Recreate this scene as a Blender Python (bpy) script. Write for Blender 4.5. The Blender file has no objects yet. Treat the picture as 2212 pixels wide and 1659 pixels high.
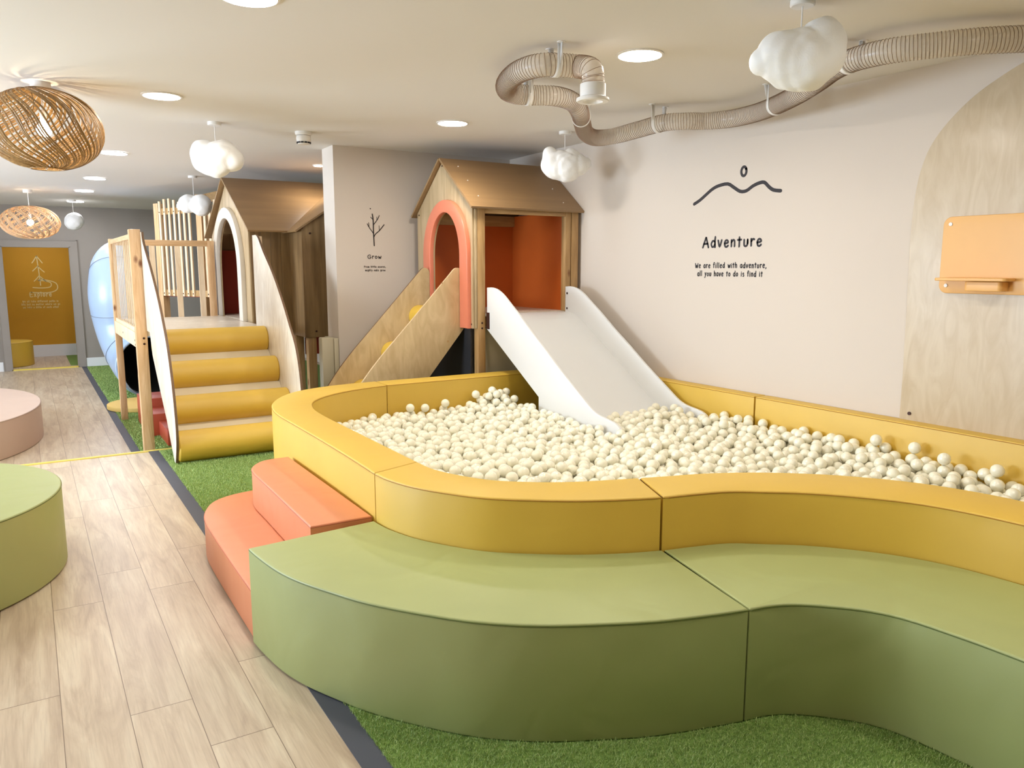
import bpy, bmesh, math, random
import numpy as np
from mathutils import Vector, Matrix
random.seed(7)
S = bpy.context.scene
C = S.collection
PI = math.pi

# ------------------------------------------------------------------ camera
cam = bpy.data.cameras.new('camera'); camo = bpy.data.objects.new('camera', cam); C.objects.link(camo)
cam.sensor_fit = 'HORIZONTAL'; cam.sensor_width = 36.0; cam.lens = 36.0*1675/2212
cam.clip_start = 0.05; cam.clip_end = 100
camo.location = (0, 0, 1.5)
camo.rotation_euler = (math.radians(90-8.55), 0, math.radians(-31.9))
S.camera = camo

# ------------------------------------------------------------------ world, exposure
S.view_settings.view_transform = 'Standard'; S.view_settings.look = 'None'
S.view_settings.gamma = 1.0; S.view_settings.use_curve_mapping = False
S.view_settings.exposure = 0.07
W = bpy.data.worlds.new('world'); S.world = W; W.use_nodes = True
W.node_tree.nodes['Background'].inputs[0].default_value = (0.62, 0.78, 1.0, 1)
W.node_tree.nodes['Background'].inputs[1].default_value = 4.0
LAMP_E = 140.0
DAY_E = 260.0

def area_light(name, loc, rot, sx, sy, power, col):
    l = bpy.data.lights.new(name, 'AREA'); l.shape = 'RECTANGLE'; l.size = sx; l.size_y = sy
    l.energy = power; l.color = col
    o = bpy.data.objects.new(name, l); C.objects.link(o); o.location = loc; o.rotation_euler = rot
    return o
# daylight entering through the windows of the left wall
for i, yc in enumerate((5.1, 9.8)):
    area_light('window_daylight', (-3.66, yc, 1.35), (0, math.radians(-90), 0), 1.3, 2.2, DAY_E, (0.70, 0.84, 1.0))

# ------------------------------------------------------------------ helpers
def srgb(r, g, b):
    f = lambda c: (c/12.92 if c <= .04045 else ((c+.055)/1.055)**2.4)
    return (f(r/255), f(g/255), f(b/255), 1)

class NT:
    def __init__(s, name):
        s.m = bpy.data.materials.new(name); s.m.use_nodes = True; s.t = s.m.node_tree
        s.b = s.t.nodes['Principled BSDF']
    def n(s, typ, **kw):
        nd = s.t.nodes.new(typ)
        for k, v in kw.items():
            if isinstance(k, str) and hasattr(nd, k): setattr(nd, k, v)
        return nd
    def l(s, a, b): s.t.links.new(a, b)
    def math(s, op, a, b=None, clamp=False):
        nd = s.n('ShaderNodeMath'); nd.operation = op; nd.use_clamp = clamp
        for i, v in enumerate((a, b)):
            if v is None: continue
            if isinstance(v, (int, float)): nd.inputs[i].default_value = v
            else: s.l(v, nd.inputs[i])
        return nd.outputs[0]
    def coords(s, scale=(1, 1, 1)):
        tc = s.n('ShaderNodeTexCoord'); mp = s.n('ShaderNodeMapping'); mp.inputs['Scale'].default_value = scale
        s.l(tc.outputs['Object'], mp.inputs['Vector']); return mp.outputs[0]
    def noise(s, vec, scale, detail=3, rough=.5, dist=0):
        nd = s.n('ShaderNodeTexNoise'); nd.inputs['Scale'].default_value = scale; nd.inputs['Detail'].default_value = detail
        nd.inputs['Roughness'].default_value = rough; nd.inputs['Distortion'].default_value = dist
        s.l(vec, nd.inputs['Vector']); return nd.outputs[0]
    def ramp(s, fac, stops):
        nd = s.n('ShaderNodeValToRGB'); e = nd.color_ramp.elements
        while len(e) < len(stops): e.new(.5)
        for i, (p, c) in enumerate(stops): e[i].position = p; e[i].color = c
        s.l(fac, nd.inputs[0]); return nd.outputs[0]
    def mix(s, fac, a, b, mode='MIX'):
        nd = s.n('ShaderNodeMix'); nd.data_type = 'RGBA'; nd.blend_type = mode
        for v, i in ((fac, 0), (a, 6), (b, 7)):
            if isinstance(v, (int, float)): nd.inputs[i].default_value = v
            elif isinstance(v, tuple): nd.inputs[i].default_value = v
            else: s.l(v, nd.inputs[i])
        return nd.outputs[2]
    def bump(s, h, strength, dist=.01, chain=None):
        nd = s.n('ShaderNodeBump'); nd.inputs['Strength'].default_value = strength; nd.inputs['Distance'].default_value = dist
        s.l(h, nd.inputs['Height'])
        if chain is not None: s.l(chain, nd.inputs['Normal'])
        return nd.outputs[0]

def simple(name, col, rough=.5, metal=0, spec=.5, vary=.04, vscale=6):
    t = NT(name)
    c2 = tuple(x*(1-vary) for x in col[:3])+(1,)
    t.l(t.ramp(t.noise(t.coords(), vscale, 4), [(.3, c2), (.7, col)]), t.b.inputs['Base Color'])
    t.b.inputs['Roughness'].default_value = rough; t.b.inputs['Metallic'].default_value = metal
    t.b.inputs['Specular IOR Level'].default_value = spec
    return t.m

def vinyl(name, col, rough=.42, wr=.25):
    t = NT(name); v = t.coords()
    c2 = tuple(x*.94 for x in col[:3])+(1,)
    t.l(t.ramp(t.noise(v, 2.5, 3), [(.3, c2), (.7, col)]), t.b.inputs['Base Color'])
    b1 = t.bump(t.noise(v, 3.2, 2, .45, .8), wr, .02)
    b2 = t.bump(t.noise(v, 420, 1), .03, .001, b1)
    t.l(b2, t.b.inputs['Normal'])
    t.b.inputs['Roughness'].default_value = rough; t.b.inputs['Specular IOR Level'].default_value = .8
    return t.m

def wood(name, dark, light, axis=2, rough=.5, k=9.0, knots=False, cont=(.35, .68)):
    t = NT(name); sc = [k, k, k]; sc[axis] = k*.09
    v = t.coords(tuple(sc))
    n1 = t.noise(v, 2.2, 5, .6, 1.2)
    col = t.ramp(n1, [(cont[0], dark), (cont[1], light)])
    sc2 = [k*6, k*6, k*6]; sc2[axis] = k*.2
    n2 = t.noise(t.coords(tuple(sc2)), 2.0, 3, .5, .3)
    col = t.mix(t.ramp(n2, [(.45, (0, 0, 0, 1)), (.75, (.28, .28, .28, 1))]), col, dark)
    if knots:
        vo = t.n('ShaderNodeTexVoronoi'); sk = [6, 6, 6]; sk[axis] = 3.2
        vo.inputs['Scale'].default_value = 1.0; t.l(t.coords(tuple(sk)), vo.inputs['Vector'])
        kf = t.ramp(vo.outputs['Distance'], [(.07, (1, 1, 1, 1)), (.15, (0, 0, 0, 1))])
        col = t.mix(kf, col, srgb(120, 72, 40))
    t.l(col, t.b.inputs['Base Color'])
    t.l(t.bump(n2, .12, .002), t.b.inputs['Normal'])
    t.b.inputs['Roughness'].default_value = rough
    return t.m

def ply(name, a, b, rough=.38):
    t = NT(name)
    n0 = t.noise(t.coords((3, 3, 1.1)), 1.0, 3, .5, 1.5)
    wv = t.n('ShaderNodeTexNoise'); wv.inputs['Scale'].default_value = 3.0; wv.inputs['Detail'].default_value = 6; wv.inputs['Distortion'].default_value = 2.2
    t.l(t.coords((3.5, 3.5, 1.0)), wv.inputs['Vector'])
    fine = t.noise(t.coords((60, 60, 5)), 1.5, 3)
    f = t.math('ADD', t.math('MULTIPLY', wv.outputs[0], .6), t.math('MULTIPLY', n0, .4))
    col = t.ramp(f, [(.38, a), (.5, tuple((a[i]+b[i])/2 for i in range(3))+(1,)), (.62, b)])
    col = t.mix(t.ramp(fine, [(.5, (0, 0, 0, 1)), (.8, (.18, .18, .18, 1))]), col, a)
    t.l(col, t.b.inputs['Base Color']); t.b.inputs['Roughness'].default_value = rough
    t.l(t.bump(fine, .05, .001), t.b.inputs['Normal'])
    return t.m

def emis(name, col, s):
    t = NT(name); t.b.inputs['Base Color'].default_value = (.9, .9, .9, 1)
    t.b.inputs['Emission Color'].default_value = col; t.b.inputs['Emission Strength'].default_value = s
    return t.m

M = {}
M['yellow'] = vinyl('yellow_vinyl', srgb(218, 178, 62), .5)
M['green'] = vinyl('green_vinyl', srgb(163, 170, 106), .5, .5)
M['orange'] = vinyl('orange_vinyl', srgb(220, 136, 92), .42)
M['pinkish'] = vinyl('beige_pink_vinyl', srgb(205, 178, 160), .5)
M['cream_vinyl'] = vinyl('cream_vinyl', srgb(196, 186, 158), .5)
M['red_vinyl'] = vinyl('red_vinyl', srgb(170, 62, 34), .4)
M['seamy'] = simple('yellow_seam', srgb(170, 120, 24), .6)
M['seamg'] = simple('green_seam', srgb(96, 108, 48), .6)
M['seamo'] = simple('orange_seam', srgb(190, 104, 76), .6)
M['seamp'] = simple('beige_seam', srgb(170, 148, 132), .6)
M['wall'] = simple('cream_wall_paint', srgb(213, 201, 188), .75, vary=.012, vscale=1.2)
M['wallgrey'] = simple('taupe_wall_paint', srgb(150, 141, 132), .8, vary=.02)
M['ceil'] = simple('ceiling_paint', srgb(225, 220, 213), .85, vary=.012, vscale=1)
M['mustard'] = simple('mustard_wall_paint', srgb(204, 146, 22), .7, vary=.03)
M['white'] = simple('white_gloss', srgb(232, 232, 232), .35, vary=.01)
M['slidewhite'] = simple('white_laminate', srgb(228, 228, 226), .3, vary=.01)
M['plasticwhite'] = simple('white_plastic', srgb(235, 232, 228), .4, vary=.01)
M['ink'] = simple('black_ink', srgb(34, 26, 28), .6)
M['inkw'] = simple('cream_ink', srgb(236, 214, 150), .7)
M['black'] = simple('black_board', srgb(34, 34, 38), .55)
M['strip'] = simple('slate_edging', srgb(74, 76, 86), .6)
M['nosing'] = simple('yellow_nosing', srgb(224, 200, 92), .5)
M['bolt'] = simple('dark_bolt', srgb(60, 30, 22), .5, .3)
M['pine'] = wood('pine_timber', srgb(196, 152, 104), srgb(226, 190, 146), 2, .45, 9, True)
M['pine_x'] = wood('pine_rail', srgb(196, 154, 106), srgb(222, 186, 142), 0, .45, 9)
M['pine_y'] = wood('pine_rail_long', srgb(198, 158, 112), srgb(226, 192, 150), 1, .45, 9)
M['slat'] = wood('pale_slat_timber', srgb(216, 188, 150), srgb(238, 216, 184), 2, .45, 9)
M['stain'] = wood('stained_panel', srgb(118, 92, 58), srgb(156, 126, 84), 2, .4, 4)
M['stainlight'] = wood('honey_panel', srgb(168, 144, 106), srgb(198, 174, 138), 2, .4, 5)
M['stainroof'] = wood('stained_roof', srgb(140, 110, 74), srgb(156, 124, 84), 0, .36, 2)
M['stainpost'] = wood('honey_post', srgb(164, 126, 78), srgb(192, 156, 106), 2, .42, 9, True)
M['stainbeam'] = wood('honey_beam', srgb(160, 124, 76), srgb(190, 154, 104), 0, .42, 9)
M['birch'] = ply('birch_plywood', srgb(188, 162, 120), srgb(208, 184, 142))
M['birchlight'] = ply('pale_birch_plywood', srgb(214, 200, 180), srgb(236, 226, 210), .3)
M['birchwall'] = ply('birch_wall_panel', srgb(190, 170, 140), srgb(204, 187, 160), .3)
M['edge'] = simple('plywood_edge', srgb(118, 88, 62), .6, vary=.2, vscale=40)
M['edgelight'] = simple('pale_plywood_edge', srgb(206, 178, 136), .6, vary=.15, vscale=40)
M['cream'] = simple('cream_board', srgb(222, 208, 178), .45)
M['orangepanel'] = simple('orange_panel', srgb(196, 92, 24), .55)
M['redpanel'] = simple('rust_red_panel', srgb(150, 44, 16), .6)
M['coral'] = simple('coral_arch_trim', srgb(222, 128, 98), .28)
M['archwhite'] = simple('white_arch_trim', srgb(222, 214, 200), .3)
M['shelf'] = simple('apricot_panel', srgb(232, 178, 104), .4)
M['tube'] = simple('blue_grey_plastic', srgb(160, 180, 205), .3, vary=.02)
M['tubelip'] = simple('grey_plastic_lip', srgb(120, 124, 134), .35)
M['tubein'] = simple('painted_tube_shade', srgb(14, 14, 16), .9)  # near-black colour paints the shade inside the pale tube
M['rattan'] = wood('rattan', srgb(122, 90, 46), srgb(168, 130, 76), 2, .5, 20)
M['rattanpale'] = wood('pale_rattan', srgb(190, 150, 110), srgb(222, 184, 142), 2, .5, 20)
M['lamp'] = emis('lamp_diffuser', (1, .94, .86, 1), LAMP_E)
M['lampcool'] = emis('lamp_diffuser_far', (.93, .95, 1, 1), LAMP_E)
M['bulb'] = emis('warm_bulb', (1, .84, .60, 1), 90)
M['grille'] = simple('dark_ribbed_plastic', srgb(52, 52, 52), .6)

# cloud paper
t = NT('cloud_paper'); v = t.coords()
t.b.inputs['Base Color'].default_value = srgb(248, 247, 245)
t.b.inputs['Roughness'].default_value = .55
t.b.inputs['Subsurface Weight'].default_value = .35; t.b.inputs['Subsurface Radius'].default_value = (.06, .06, .06)
t.b.inputs['Subsurface Scale'].default_value = .6
t.l(t.bump(t.noise(v, 16, 5, .6, .6), .3, .01), t.b.inputs['Normal']); M['cloud'] = t.m
# balls
t = NT('ball_plastic'); t.b.inputs['Base Color'].default_value = srgb(246, 241, 218)
t.b.inputs['Roughness'].default_value = .3; t.b.inputs['Coat Weight'].default_value = 1; t.b.inputs['Coat Roughness'].default_value = .1
t.b.inputs['Subsurface Weight'].default_value = .0
M['ball'] = t.m
# turf
t = NT('artificial_turf'); v = t.coords()
n = t.noise(v, 60, 4, .7)
t.l(t.ramp(n, [(.3, srgb(84, 112, 44)), (.6, srgb(124, 156, 72)), (.8, srgb(160, 186, 100))]), t.b.inputs['Base Color'])
t.l(t.bump(t.noise(v, 300, 3), .6, .01), t.b.inputs['Normal'])
t.b.inputs['Roughness'].default_value = .8; M['turf'] = t.m
t = NT('grass_blade'); v = t.coords()
oi = t.noise(v, 170, 2, .6)
t.l(t.ramp(oi, [(.3, srgb(112, 142, 66)), (.5, srgb(160, 186, 100)), (.62, srgb(206, 220, 150)), (.75, srgb(180, 164, 100))]), t.b.inputs['Base Color'])
t.b.inputs['Roughness'].default_value = .5; M['blade'] = t.m
# floor planks
t = NT('oak_laminate')
tc = t.n('ShaderNodeTexCoord'); sp = t.n('ShaderNodeSeparateXYZ'); t.l(tc.outputs['Object'], sp.inputs[0])
X, Y = sp.outputs[0], sp.outputs[1]
u = t.math('DIVIDE', t.math('SUBTRACT', X, .187-.197*60), .197)
row = t.math('FLOOR', u); fu = t.math('FRACT', u)
wn = t.n('ShaderNodeTexWhiteNoise'); wn.noise_dimensions = '1D'; t.l(row, wn.inputs['W'])
w = t.math('ADD', t.math('DIVIDE', Y, 1.42), t.math('ADD', wn.outputs['Value'], 40))
pid = t.math('FLOOR', w); fw = t.math('FRACT', w)
e1 = t.math('LESS_THAN', t.math('ABSOLUTE', t.math('SUBTRACT', fu, .5)), .4935)
e2 = t.math('LESS_THAN', t.math('ABSOLUTE', t.math('SUBTRACT', fw, .5)), .4988)
inside = t.math('MULTIPLY', e1, e2)
wn2 = t.n('ShaderNodeTexWhiteNoise'); wn2.noise_dimensions = '2D'
cb = t.n('ShaderNodeCombineXYZ'); t.l(row, cb.inputs[0]); t.l(pid, cb.inputs[1]); t.l(cb.outputs[0], wn2.inputs['Vector'])
# grain coordinates shifted per plank
cg = t.n('ShaderNodeCombineXYZ')
t.l(t.math('ADD', t.math('MULTIPLY', X, 14), t.math('MULTIPLY', wn2.outputs['Value'], 37)), cg.inputs[0])
t.l(t.math('ADD', t.math('MULTIPLY', Y, 1.6), t.math('MULTIPLY', wn2.outputs['Value'], 91)), cg.inputs[1])
g1 = t.noise(cg.outputs[0], 1.0, 5, .6, .8)
cg2 = t.n('ShaderNodeVectorMath'); cg2.operation = 'MULTIPLY'; t.l(cg.outputs[0], cg2.inputs[0]); cg2.inputs[1].default_value = (9, 3, 1)
g2 = t.noise(cg2.outputs[0], 1.0, 3, .6, .2)
base = t.ramp(g1, [(.30, srgb(172, 150, 126)), (.5, srgb(198, 178, 152)), (.68, srgb(212, 196, 170))])
base = t.mix(t.ramp(g2, [(.45, (0, 0, 0, 1)), (.75, (.35, .35, .35, 1))]), base, srgb(150, 128, 106))
base = t.mix(t.math('MULTIPLY', wn2.outputs['Value'], .14), base, srgb(150, 132, 114))
base = t.mix(inside, srgb(120, 100, 80), base)
t.l(base, t.b.inputs['Base Color'])
t.l(t.bump(t.math('ADD', inside, t.math('MULTIPLY', g2, .15)), .25, .001), t.b.inputs['Normal'])
t.b.inputs['Roughness'].default_value = .36; M['floor'] = t.m
# hose skins
def hose_mat():
    t = NT('clear_hose_skin')
    tr = t.n('ShaderNodeBsdfTransparent'); tr.inputs[0].default_value = srgb(251, 248, 243)
    t.b.inputs['Base Color'].default_value = srgb(244, 236, 226); t.b.inputs['Roughness'].default_value = .15
    mx = t.n('ShaderNodeMixShader'); mx.inputs[0].default_value = .36
    t.l(tr.outputs[0], mx.inputs[1]); t.l(t.b.outputs[0], mx.inputs[2])
    t.l(mx.outputs[0], t.t.nodes['Material Output'].inputs['Surface']); return t.m
M['hose'] = hose_mat()
M['coil'] = simple('bronze_wire', srgb(132, 104, 80), .4, .2)
t = NT('window_glass'); t.b.inputs['Transmission Weight'].default_value = 1; t.b.inputs['Roughness'].default_value = 0
tr = t.n('ShaderNodeBsdfTransparent'); t.l(tr.outputs[0], t.t.nodes['Material Output'].inputs['Surface']); M['glass'] = t.m

# ---------------------------------------------------------------- mesh builders
class MB:
    def __init__(s): s.v = []; s.f = []
    def add(s, vs, fs):
        o = len(s.v); s.v += [tuple(p) for p in vs]; s.f += [tuple(i+o for i in f) for f in fs]; return s
    def box(s, x0, x1, y0, y1, z0, z1, b=0):
        if b <= 0:
            vs = [(x, y, z) for x in (x0, x1) for y in (y0, y1) for z in (z0, z1)]
            return s.add(vs, [(0, 1, 3, 2), (4, 6, 7, 5), (0, 4, 5, 1), (2, 3, 7, 6), (0, 2, 6, 4), (1, 5, 7, 3)])
        bm = bmesh.new(); bmesh.ops.create_cube(bm, size=1)
        for v in bm.verts: v.co = Vector((x0+(v.co.x+.5)*(x1-x0), y0+(v.co.y+.5)*(y1-y0), z0+(v.co.z+.5)*(z1-z0)))
        bmesh.ops.bevel(bm, geom=list(bm.edges), offset=b, segments=2, affect='EDGES', profile=.5)
        bm.verts.index_update()
        s.add([v.co[:] for v in bm.verts], [[v.index for v in f.verts] for f in bm.faces]); bm.free(); return s
    def beam(s, a, b, w, h, up=(0, 0, 1)):
        a, b = Vector(a), Vector(b); d = (b-a).normalized(); up = Vector(up)
        if abs(d.dot(up)) > .99: up = Vector((0, 1, 0))
        r = d.cross(up).normalized()*w/2; u = r.cross(d).normalized()*h/2
        vs = [p+sx*r+sy*u for p in (a, b) for sx, sy in ((-1, -1), (1, -1), (1, 1), (-1, 1))]
        return s.add(vs, [(0, 1, 2, 3), (7, 6, 5, 4), (0, 4, 5, 1), (1, 5, 6, 2), (2, 6, 7, 3), (3, 7, 4, 0)])
    def tube(s, pts, r, n=8, caps=True, closed=False, flat=1.0, r_list=None):
        P = [Vector(p) for p in pts]; N = len(P); nv = None; rings = []
        for i in range(N):
            if closed: d = (P[(i+1) % N]-P[i-1]).normalized()
            else: d = (P[min(i+1, N-1)]-P[max(i-1, 0)]).normalized()
            if nv is None:
                nv = d.cross(Vector((0, 0, 1)))
                if nv.length < .1: nv = d.cross(Vector((1, 0, 0)))
                nv.normalize()
            nv = (nv-d*nv.dot(d)).normalized(); bn = d.cross(nv)
            rr = r_list[i] if r_list else r
            rings.append([P[i]+nv*math.cos(2*PI*k/n)*rr+bn*math.sin(2*PI*k/n)*rr*flat for k in range(n)])
        vs = [p for g in rings for p in g]; fs = []
        for i in range(N if closed else N-1):
            j = (i+1) % N
            for k in range(n): fs.append((i*n+k, i*n+(k+1) % n, j*n+(k+1) % n, j*n+k))
        if caps and not closed: fs += [tuple(range(n-1, -1, -1)), tuple((N-1)*n+k for k in range(n))]
        return s.add(vs, fs)
    def lathe(s, prof, cx, cy, n=32, close=True):
        vs = []; fs = []; m = len(prof)
        for k in range(n):
            a = 2*PI*k/n
            for r, z in prof: vs.append((cx+r*math.cos(a), cy+r*math.sin(a), z))
        for k in range(n):
            k2 = (k+1) % n
            for i in range(m-1): fs.append((k*m+i, k2*m+i, k2*m+i+1, k*m+i+1))
        return s.add(vs, fs)
    def cyl(s, a, b, r, n=16): return s.tube([a, b], r, n)
    def sphere(s, c, r, sub=2, sc=(1, 1, 1)):
        bm = bmesh.new(); bmesh.ops.create_icosphere(bm, subdivisions=sub, radius=r)
        bm.verts.index_update()
        s.add([(c[0]+v.co.x*sc[0], c[1]+v.co.y*sc[1], c[2]+v.co.z*sc[2]) for v in bm.verts], [[v.index for v in f.verts] for f in bm.faces]); bm.free(); return s
    def mesh(s, name):
        me = bpy.data.meshes.new(name); me.from_pydata(s.v, [], s.f); me.validate()
        bm = bmesh.new(); bm.from_mesh(me); bmesh.ops.remove_doubles(bm, verts=bm.verts, dist=1e-6)
        bmesh.ops.recalc_face_normals(bm, faces=bm.faces); bm.to_mesh(me); bm.free(); return me

def plate(loops, thick, bev=0.0, fn=None, res=2):
    """filled 2D outline (holes = further loops) with thickness; fn maps (u,v,w)->(x,y,z), w in +-thick/2"""
    cu = bpy.data.curves.new('tmp', 'CURVE'); cu.dimensions = '2D'; cu.fill_mode = 'BOTH'
    cu.extrude = max(thick/2-bev, .0001); cu.bevel_depth = bev; cu.bevel_resolution = res; cu.offset = -bev
    for lp in loops:
        sp = cu.splines.new('POLY'); sp.points.add(len(lp)-1)
        for p, q in zip(sp.points, lp): p.co = (q[0], q[1], 0, 1)
        sp.use_cyclic_u = True
    ob = bpy.data.objects.new('tmp', cu); C.objects.link(ob)
    dg = bpy.context.evaluated_depsgraph_get(); dg.update()
    me = bpy.data.meshes.new_from_object(ob.evaluated_get(dg))
    bpy.data.objects.remove(ob); bpy.data.curves.remove(cu)
    if fn:
        for v in me.vertices: v.co = Vector(fn(*v.co))
    bm = bmesh.new(); bm.from_mesh(me); bmesh.ops.remove_doubles(bm, verts=bm.verts, dist=1e-5)
    bmesh.ops.recalc_face_normals(bm, faces=bm.faces); bm.to_mesh(me); bm.free()
    me.materials.clear()
    return me

def smooth(me, ang=35):
    me.polygons.foreach_set('use_smooth', [True]*len(me.polygons))
    me.set_sharp_from_angle(angle=math.radians(ang))

def tag(o, label=None, cat=None, group=None, kind=None):
    if label: o['label'] = label
    if cat: o['category'] = cat
    if group: o['group'] = group
    if kind: o['kind'] = kind
    return o

def empty(name, loc, label, cat, group=None):
    o = bpy.data.objects.new(name, None); o.empty_display_size = .1; C.objects.link(o); o.location = loc
    return tag(o, label, cat, group)

def obj(name, src, mat, parent=None, origin=None, ang=35, label=None):
    """link world-space mesh as one object; children are expressed relative to their parent's world position"""
    me = src.mesh(name) if isinstance(src, MB) else src
    me.name = name
    if origin is None:
        if parent is None:
            co = np.empty(len(me.vertices)*3); me.vertices.foreach_get('co', co); co = co.reshape(-1, 3)
            mn, mxx = co.min(0), co.max(0); origin = ((mn[0]+mxx[0])/2, (mn[1]+mxx[1])/2, mn[2])
        else: origin = wloc(parent)
    me.transform(Matrix.Translation(-Vector(origin)))
    smooth(me, ang)
    o = bpy.data.objects.new(name, me); C.objects.link(o)
    me.materials.append(mat)
    if parent is None: o.location = origin
    else: o.parent = parent; o.location = Vector(origin)-wloc(parent)
    if label: o['label'] = label
    return o
def wloc(o):
    l = Vector(o.location)
    while o.parent: o = o.parent; l += Vector(o.location)
    return l
def struct(name, src, mat, parent=None, origin=(0, 0, 0)):
    o = obj(name, src, mat, parent, None if parent else origin)
    if not parent: o['kind'] = 'structure'
    return o
def dup(root, loc, label=None, group=None):
    r = root.copy(); C.objects.link(r); r.location = loc
    if label: r['label'] = label
    if group: r['group'] = group
    for ch in list(root.children):
        c = ch.copy(); C.objects.link(c); c.parent = r
        for g in ch.children:
            d = g.copy(); C.objects.link(d); d.parent = c
    return r

def catmull(P, k=8, closed=False):
    P = [Vector(p) for p in P]; out = []; N = len(P)
    rng = range(N) if closed else range(N-1)
    for i in rng:
        if closed: a, b, c, d = P[i-1], P[i], P[(i+1) % N], P[(i+2) % N]
        else: a, b, c, d = P[max(i-1, 0)], P[i], P[i+1], P[min(i+2, N-1)]
        for j in range(k):
            s_ = j/k
            out.append(.5*((2*b)+(c-a)*s_+(2*a-5*b+4*c-d)*s_*s_+(3*b-a-3*c+d)*s_**3))
    if not closed: out.append(P[-1])
    return out
YZ = lambda x: (lambda u, v, w: (x+w, u, v))     # plate standing across X
XZ = lambda y: (lambda u, v, w: (u, y+w, v))     # plate standing across Y
XY = lambda z: (lambda u, v, w: (u, v, z+w))

# ---------------------------------------------------------------- the room
ZF = -.17                                        # lower floor beyond the nosing
CE = lambda y: 2.6 if y < 6.5 else 2.6-(y-6.5)*.11/8.45
XW, XL, YB, YS = 4.33, -3.6, 14.95, 6.86
struct('floor', MB().box(XL-.1, XW+.1, -3.3, YS, -.12, 0).box(2.4, XW+.1, YS, 7.3, -.12, 0), M['floor'])
struct('floor', MB().box(XL-.1, XW+.1, YS, YB+.05, ZF-.1, ZF), M['floor'])
struct('floor', MB().box(-2.2, 3, YB+.05, 17.2, ZF-.1, ZF+.012), M['floor'])
ce = MB()
for y0, y1 in ((-3.3, 6.5), (6.5, YB+.1)):
    z0, z1 = CE(y0), CE(y1)
    ce.add([(XL-.1, y0, z0), (XW+.1, y0, z0), (XW+.1, y1, z1), (XL-.1, y1, z1), (XL-.1, y0, z0+.1), (XW+.1, y0, z0+.1), (XW+.1, y1, z1+.1), (XL-.1, y1, z1+.1)],
           [(0, 1, 2, 3), (7, 6, 5, 4), (0, 4, 5, 1), (1, 5, 6, 2), (2, 6, 7, 3), (3, 7, 4, 0)])
struct('ceiling', ce, M['ceil'])
struct('ceiling', MB().box(-2.3, 3.1, YB+.12, 17.25, 2.35, 2.45), M['ceil'])
struct('wall_right', MB().box(XW, XW+.1, -3.3, YB+.1, -.3, 2.62), M['wall'])
# left wall with two window openings
wl = MB(); wins = [(4.0, 6.2), (8.7, 10.9)]
ys = [-3.3]+[q for p in wins for q in p]+[YB+.1]
for i in range(0, 6, 2): wl.box(XL-.1, XL, ys[i], ys[i+1], -.3, 2.62)
for a, b in wins: wl.box(XL-.1, XL, a, b, -.3, .7); wl.box(XL-.1, XL, a, b, 2.0, 2.62)
struct('wall_left', wl, M['wall'])
for i, (a, b) in enumerate(wins):
    fr = MB().box(XL-.08, XL-.02, a, b, .7, .75).box(XL-.08, XL-.02, a, b, 1.95, 2.0).box(XL-.08, XL-.02, a, a+.05, .75, 1.95).box(XL-.08, XL-.02, b-.05, b, .75, 1.95).box(XL-.08, XL-.02, (a+b)/2-.025, (a+b)/2+.025, .75, 1.95)
    w_ = struct('window_%d' % (i+1), fr, M['white'])
    obj('window_pane', MB().box(XL-.052, XL-.048, a+.05, b-.05, .75, 1.95), M['glass'], w_)
# front wall behind the camera
struct('wall_front', MB().box(XL-.1, XW+.1, -3.3, -3.2, -.12, 2.62), M['wall'])
# back wall with the doorway
DX0, DX1, DZ = -.29, .665, 1.835
struct('wall_back', MB().box(XL-.1, DX0, YB, YB+.12, -.3, 2.55).box(DX1, XW+.1, YB, YB+.12, -.3, 2.55).box(DX0, DX1, YB, YB+.12, DZ, 2.55), M['wallgrey'])
cs = MB().box(DX1, DX1+.1, YB-.025, YB, ZF, DZ+.1).box(DX0-.1, DX0, YB-.025, YB, ZF, DZ+.1).box(DX0, DX1, YB-.025, YB, DZ, DZ+.1)
cs.box(DX1-.012, DX1, YB-.03, YB+.14, ZF, DZ).box(DX0, DX0+.012, YB-.03, YB+.14, ZF, DZ).box(DX0, DX1, YB-.03, YB+.14, DZ-.012, DZ)
cs.box(DX1+.1, DX1+.112, YB-.034, YB, ZF, DZ+.112).box(DX0-.112, DX0-.1, YB-.034, YB, ZF, DZ+.112).box(DX0-.112, DX1+.112, YB-.034, YB, DZ+.1, DZ+.112)
struct('door_1', cs, M['wallgrey'])
struct('baseboard_back', MB().box(DX1+.115, XW, YB-.02, YB, ZF, ZF+.15).box(XL, DX0-.115, YB-.02, YB, ZF, ZF+.15), M['white'])
struct('trim_1', MB().box(DX0, DX1, YB-.03, YB+.03, ZF, ZF+.02), M['nosing'])
# room beyond the door
struct('wall_beyond', MB().box(-2.3, 3.1, 17.0, 17.1, -.3, 2.4), M['mustard'])
struct('wall_beyond_side', MB().box(-2.3, -2.2, YB+.12, 17.0, -.3, 2.4).box(3.0, 3.1, YB+.12, 17.0, -.3, 2.4), M['mustard'])
struct('baseboard_beyond', MB().box(-2.2, 3.0, 16.98, 17.0, ZF, ZF+.23), M['white'])
# partition with the tree drawing
struct('wall_partition', MB().box(2.45, XW, 7.0, 7.3, -.3, 2.6), M['wall'])
# floor trims: edging strip along the turf, step nosing
struct('trim_2', MB().box(.75, .83, -.6, YS, 0, .004), M['strip'])
struct('trim_3', MB().box(.70, .775, YS+.02, YB-.02, ZF, ZF+.004), M['strip'])
struct('trim_4', MB().box(XL, 2.4, YS-.004, YS+.035, -.035, .007).box(XL, 2.4, YS, YS+.03, ZF, 0), M['nosing'])

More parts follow.
